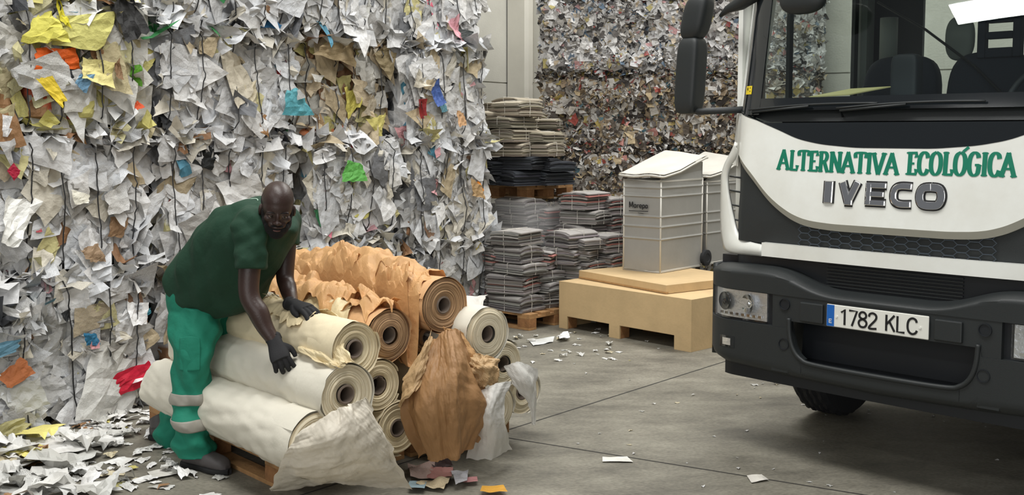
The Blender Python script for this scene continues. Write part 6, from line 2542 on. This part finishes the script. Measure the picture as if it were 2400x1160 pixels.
def hand(wrist, a, b, c, curls, spread, thumb, K=1.16):
    """a towards the fingers, b thumb side, c palm normal"""
    a, c = unit(a), unit(c)
    b = unit(b - a * (b @ a))
    c = unit(np.cross(a, b)) * (1 if np.cross(a, b) @ c > 0 else -1)
    mb = MB()
    loft(mb, [(wrist - a * (K * .035), b * (K * .036), c * (K * .031)), (wrist, b * (K * .034), c * (K * .027)), (wrist + a * (K * .035), b * (K * .040), c * (K * .022)), (wrist + a * (K * .075), b * (K * .046), c * (K * .021)), (wrist + a * (K * .100), b * (K * .043), c * (K * .017))], n=36, rows=24, p=2.6)
    off = (.032, .011, -.011, -.031)
    ln = ((.044, .026, .021), (.048, .030, .022), (.044, .028, .021), (.035, .021, .018))
    for i in range(4):
        p = wrist + a * (K * (.094 if i != 3 else .088)) + b * (K * off[i])
        ang = 0.0
        pts = [p - a * (K * .03), p]
        for j in range(3):
            ang += curls[i][j]
            dr = a * math.cos(ang) + c * math.sin(ang) + b * spread[i]
            p = p + unit(dr) * (K * ln[i][j])
            pts.append(p)
        limb(mb, pts, [.0115, .0128, .0116, .0108, .0090], rows=26, n=18)
    p = wrist + a * (K * .03) + b * (K * .030)
    pts = [p - b * (K * .012), p]
    for (ta, tb, tc, l) in thumb:
        p = p + unit(a * ta + b * tb + c * tc) * (K * l)
        pts.append(p)
    limb(mb, pts, [.018, .0175, .0150, .0130, .0100][:len(pts)], rows=26, n=18)
    g = fuse(mb.build('glove', 'glove_black', man), .0032, 2)
    mb = MB()
    mb.tube([wrist - a * .046, wrist - a * .026], [.040, .041], n=28, el=.9)
    mb.build('glove_cuff', 'glove_black', g, smooth=True)


hand(wp(645, 805, 5.105), wp(666, 862, 5.005) - wp(645, 805, 5.105), np.array([1.0, .1, .25]), np.array([-.1, .45, -.9]),
     [(.65, .95, .7), (.7, 1.0, .7), (.7, 1.05, .7), (.7, 1.0, .7)], (.18, .06, -.06, -.18), [(.6, .7, .25, .032), (.85, .30, .45, .026), (.9, .0, .45, .020)], K=1.08)
hand(wp(690, 715, 5.30), wp(746, 733, 5.17) - wp(690, 715, 5.30), np.array([.1, -1, -.15]), np.array([0, 0, -1]),
     [(.30, .35, .25), (.26, .40, .25), (.28, .40, .25), (.34, .40, .3)], (.14, .05, -.05, -.14), [(.75, .5, .3, .032), (.95, .15, .35, .026), (.95, .0, .35, .020)], K=1.05)

# printed oval on the back of the shirt (thin raised print following the cloth)
mb = MB()
for k_, (rx_, rz_) in enumerate(((1.0, 1.0), (.80, .70))):
    a = np.linspace(0, 2 * PI, 50, endpoint=False)
    cx, cy = 560, 484
    P = []
    for t in a:
        px = cx + 44 * rx_ * math.cos(t) + 3 * rz_ * math.sin(t)
        py = cy - 16 * rx_ * math.cos(t) + 9 * rz_ * math.sin(t) * 1.1
        P.append(wp(px, py, 5.335 - .015 * math.sin(t) + .02 * math.cos(t)))
    mb.tube(P, .0028, n=5, closed=True)
for q in range(7):
    x0 = 532 + q * 8
    y0 = 497 - q * 2.9
    mb.tube([wp(x0, y0 - 4, 5.33), wp(x0 + 3, y0 + 2, 5.325), wp(x0 + 6, y0 - 5, 5.33)], .0018, n=5)
mb.build('back_print', 'print_white', man)
# ================================================================== LITTER
def scrap_mesh(seed, size, crump=0.12, g=7, bend=0.25):
    rng = np.random.RandomState(seed)
    mb = MB()
    c = np.array([[0, 0, 0.0]])
    sheets(mb, c, np.array([[0, 0, 1.0]]), np.array([size]), np.array([rng.uniform(.5, .9)]), np.array([[.8, .8, .8]]), rng, tilt=0.04, g=g, crumple=crump, bend=bend)
    V = mb.v[0]
    V[:, 2] -= V[:, 2].min() - .002
    V[:, 2] = np.minimum(V[:, 2], .05)
    return mb


LITM = {}


def lit_mat(rgb, txt):
    k = (rgb, txt)
    if k not in LITM:
        LITM[k] = 1
    return k


_lr = np.random.RandomState(2024)
LC = [('white', (236, 236, 234)), ('white', (226, 226, 224)), ('grey', (204, 204, 200)), ('cream', (216, 206, 178)), ('white', (240, 240, 240)), ('yellow', (224, 214, 130)), ('brown', (160, 124, 90)), ('printed white', (230, 230, 228))]
LW = np.array([26, 22, 14, 8, 16, 2.5, 3, 9])
LW = LW / LW.sum()
PROTO = {}
for ci, (cn, rgb) in enumerate(LC):
    for v in range(4):
        mb = scrap_mesh(500 + ci * 7 + v, .15, crump=[.08, .2, .12, .3][v], bend=[.12, .5, .25, .8][v])
        col = np.array(srgb(*rgb)[:3])
        for q in range(len(mb.c)):
            mb.c[q] = np.tile(np.append(col, .45 if cn == 'printed white' else 1.0), (len(mb.v[q]), 1))
        me = mb.mesh('scrap', True)
        me.materials.append(MATS['paper'])
        PROTO[ci, v] = me


def scrap(x, y, sc, where, grp, z=0.0, ci=None):
    ci = int(_lr.choice(len(LC), p=LW)) if ci is None else ci
    o = link('paper_scrap', PROTO[ci, _lr.randint(4)], None)
    o.location = (x, y, z + .001)
    o.rotation_euler = (_lr.normal(0, .07) if sc > .8 else 0, _lr.normal(0, .07) if sc > .8 else 0, _lr.uniform(0, 2 * PI))
    o.scale = (sc, sc * _lr.uniform(.6, 1.1), sc * _lr.uniform(.6, 1.3))
    return tag(o, '%s paper scrap %s' % (LC[ci][0], where), 'paper scrap', grp + ', ' + LC[ci][0])


def field(n, xr, yr, sc, where, grp, keep=None, zf=None):
    k = 0
    t = 0
    while k < n and t < n * 30:
        t += 1
        px, py = _lr.uniform(*xr), _lr.uniform(*yr)
        if keep is not None and not keep(px, py):
            continue
        p = flo(px, py)
        # not inside the stack of bales or the pallets
        if (p[:2] - P0) @ N1 < .10 and px < 1125:
            continue
        q = p[:2] - PN
        if -0.05 < q @ RE < 1.6 and -.02 < q @ RD < 1.55:
            continue
        z = zf(px, py) if zf else 0
        scrap(p[0], p[1], _lr.uniform(*sc), where, grp, z)
        k += 1


# thick drift of sheets at the foot of the stack, lower left
field(64, (-60, 300), (930, 1190), (.6, 1.9), 'in the drift at the lower left corner', 'drift of loose paper at the lower left corner',
      keep=lambda a, b: (b - 900) / 260 + (300 - a) / 420 > .75, zf=lambda a, b: _lr.uniform(0, .06) * max(0, 1 - a / 260))
field(50, (20, 420), (960, 1150), (.25, 1.0), 'on the floor left of the worker\'s boots', 'loose scraps left of the worker')
field(36, (250, 560), (1000, 1180), (.15, .7), 'on the floor around the worker\'s boots', 'loose scraps around the boots')
field(40, (150, 400), (960, 1030), (.3, .9), 'at the foot of the bales behind the worker', 'scraps at the foot of the bales')
field(36, (1180, 1460), (770, 850), (.12, .55), 'on the floor between newspapers and crate', 'scraps before the newspapers')
field(46, (1200, 2400), (840, 1180), (.06, .22), 'thinly spread on the open floor', 'tiny scraps on the open floor')
field(12, (1330, 1600), (770, 830), (.2, .5), 'under the front edge of the crate', 'scraps by the crate')
field(8, (1720, 1900), (860, 960), (.12, .35), 'near the truck wheel', 'scraps near the wheel')


def flat_sheet(name, pix, rgb, label, z=.003, cat='paper sheet', crump=.006, txt=1.0, seed=1, lift=0.0):
    """sheet lying on the floor with the pixel outline of four corners"""
    C = np.array([[flo(*pix[0]), flo(*pix[1])], [flo(*pix[3]), flo(*pix[2])]])
    n = 14
    s, t = np.meshgrid(np.linspace(0, 1, n), np.linspace(0, 1, n), indexing='ij')
    G = (C[0, 0] * ((1 - s) * (1 - t))[..., None] + C[0, 1] * ((1 - s) * t)[..., None] + C[1, 1] * (s * t)[..., None] + C[1, 0] * (s * (1 - t))[..., None])
    G[..., 2] = z + lift * s + np.maximum(crump * (crease(G, 7, seed) + .5) + .3 * crump * noise(G, 22, seed), 0)
    mb = MB()
    c = np.tile(np.array(srgb(*rgb)[:3] + (txt,)), (n * n, 1))
    mb.grid(G, c=c.reshape(n, n, 4), u=np.stack([s.ravel() * .3 + 2, t.ravel() * .2 + 3, 0 * s.ravel()], -1))
    return tag(mb.build(name, 'paper', colours=True), label, cat)


flat_sheet('paper_strip', [(1412, 1073), (1470, 1072), (1484, 1085), (1412, 1084)], (240, 240, 236), 'bright white arrow-shaped paper strip alone on the open floor')
flat_sheet('paper_sheet', [(1750, 1120), (1785, 1117), (1802, 1128), (1762, 1134)], (226, 222, 214), 'crumpled pale sheet on the floor in front of the truck bumper', crump=.015)
flat_sheet('paper_sheet', [(100, 862), (150, 838), (215, 905), (160, 962)], (236, 236, 236), 'white printed form leaning out of the drift below the bales', z=.05, crump=.02, lift=-.0, txt=.45)
flat_sheet('paper_sheet', [(0, 1080), (95, 1045), (150, 1070), (40, 1118)], (232, 232, 230), 'large white sheet on the drift at the lower left', z=.03, crump=.02)
flat_sheet('paper_sheet', [(60, 1050), (140, 1045), (205, 1075), (120, 1090)], (240, 240, 240), 'second large white sheet overlapping in the lower left drift', z=.04, crump=.03)
flat_sheet('paper_sheet', [(210, 1030), (290, 1018), (290, 1042), (215, 1050)], (236, 236, 234), 'white sheet lying between drift and worker', crump=.012)
flat_sheet('paper_sheet', [(345, 1110), (400, 1098), (430, 1112), (360, 1126)], (216, 214, 208), 'pale torn sheet just left of the boot', crump=.01)
flat_sheet('paper_sheet', [(250, 1142), (290, 1132), (305, 1140), (260, 1152)], (226, 220, 150), 'yellow scrap on the floor at lower left', crump=.008, cat='paper scrap')
flat_sheet('paper_sheet', [(1305, 792), (1330, 780), (1336, 800), (1312, 803)], (240, 240, 240), 'small white folded paper standing out before the crate', crump=.03, lift=.02, cat='paper scrap')
flat_sheet('paper_sheet', [(1240, 800), (1300, 790), (1296, 803), (1250, 812)], (220, 222, 222), 'long torn paper trail right of the white rolls', crump=.01, cat='paper scrap')

# printed magazine pages crumpled beneath the hanging sheets
for i, (pix, rgb, lab) in enumerate((
        ([(955, 1098), (1020, 1100), (1010, 1130), (962, 1128)], (176, 150, 140), 'crumpled magazine page with dark red print under the hanging sheet'),
        ([(1010, 1104), (1062, 1108), (1058, 1140), (1000, 1132)], (166, 118, 112), 'pink and red magazine page in the crumpled heap'),
        ([(985, 1130), (1060, 1132), (1040, 1158), (975, 1148)], (214, 196, 160), 'pale magazine page at the bottom of the crumpled heap'),
        ([(1055, 1120), (1098, 1112), (1095, 1148), (1068, 1152)], (190, 190, 196), 'upright silvery page at the right of the magazine heap'),
        ([(1000, 1095), (1050, 1082), (1064, 1105), (1020, 1108)], (60, 46, 46), 'dark folded page at the back of the magazine heap'),
        ([(1085, 1130), (1118, 1128), (1120, 1140), (1085, 1142)], (196, 140, 140), 'small pink scrap right of the magazine heap'),
        ([(1130, 1152), (1180, 1150), (1190, 1166), (1125, 1166)], (214, 160, 60), 'orange yellow scrap at the bottom edge of the frame'),
        ([(960, 1140), (1000, 1142), (995, 1160), (955, 1158)], (150, 174, 184), 'light blue scrap in front of the magazine heap'))):
    flat_sheet('magazine_page' if i < 5 else 'paper_scrap', pix, rgb, lab, z=.004 + .003 * i, crump=.05 if i < 5 else .012, txt=.45 if i in (0, 2, 3) else 1, seed=30 + i, cat='magazine page' if i < 5 else 'paper scrap')
# rubbish under the pallet by the boot
for i, (px, py, rgb, s) in enumerate(((560, 1098, (60, 80, 110), .9), (585, 1090, (70, 90, 120), 1.0), (600, 1108, (120, 124, 120), .8), (575, 1112, (206, 130, 90), .8), (612, 1095, (50, 54, 58), .9), (545, 1105, (176, 160, 140), .7), (595, 1120, (190, 190, 186), .6))):
    p = flo(px, py - 6)
    p = p[:2] + RD * .10 + RE * .16
    mb = scrap_mesh(800 + i, .16 * s, crump=.4, bend=1.0)
    mb.c[0] = np.tile(np.array(srgb(*rgb)), (len(mb.v[0]), 1))
    o = mb.build('rubbish_scrap', 'paper', colours=True, loc=(p[0], p[1], .002), rot=(0, 0, i))
    o.scale = (1, 1, 1.6)
    tag(o, 'crumpled rubbish pushed under the pallet beside the boot', 'rubbish', 'rubbish under the roll pallet')
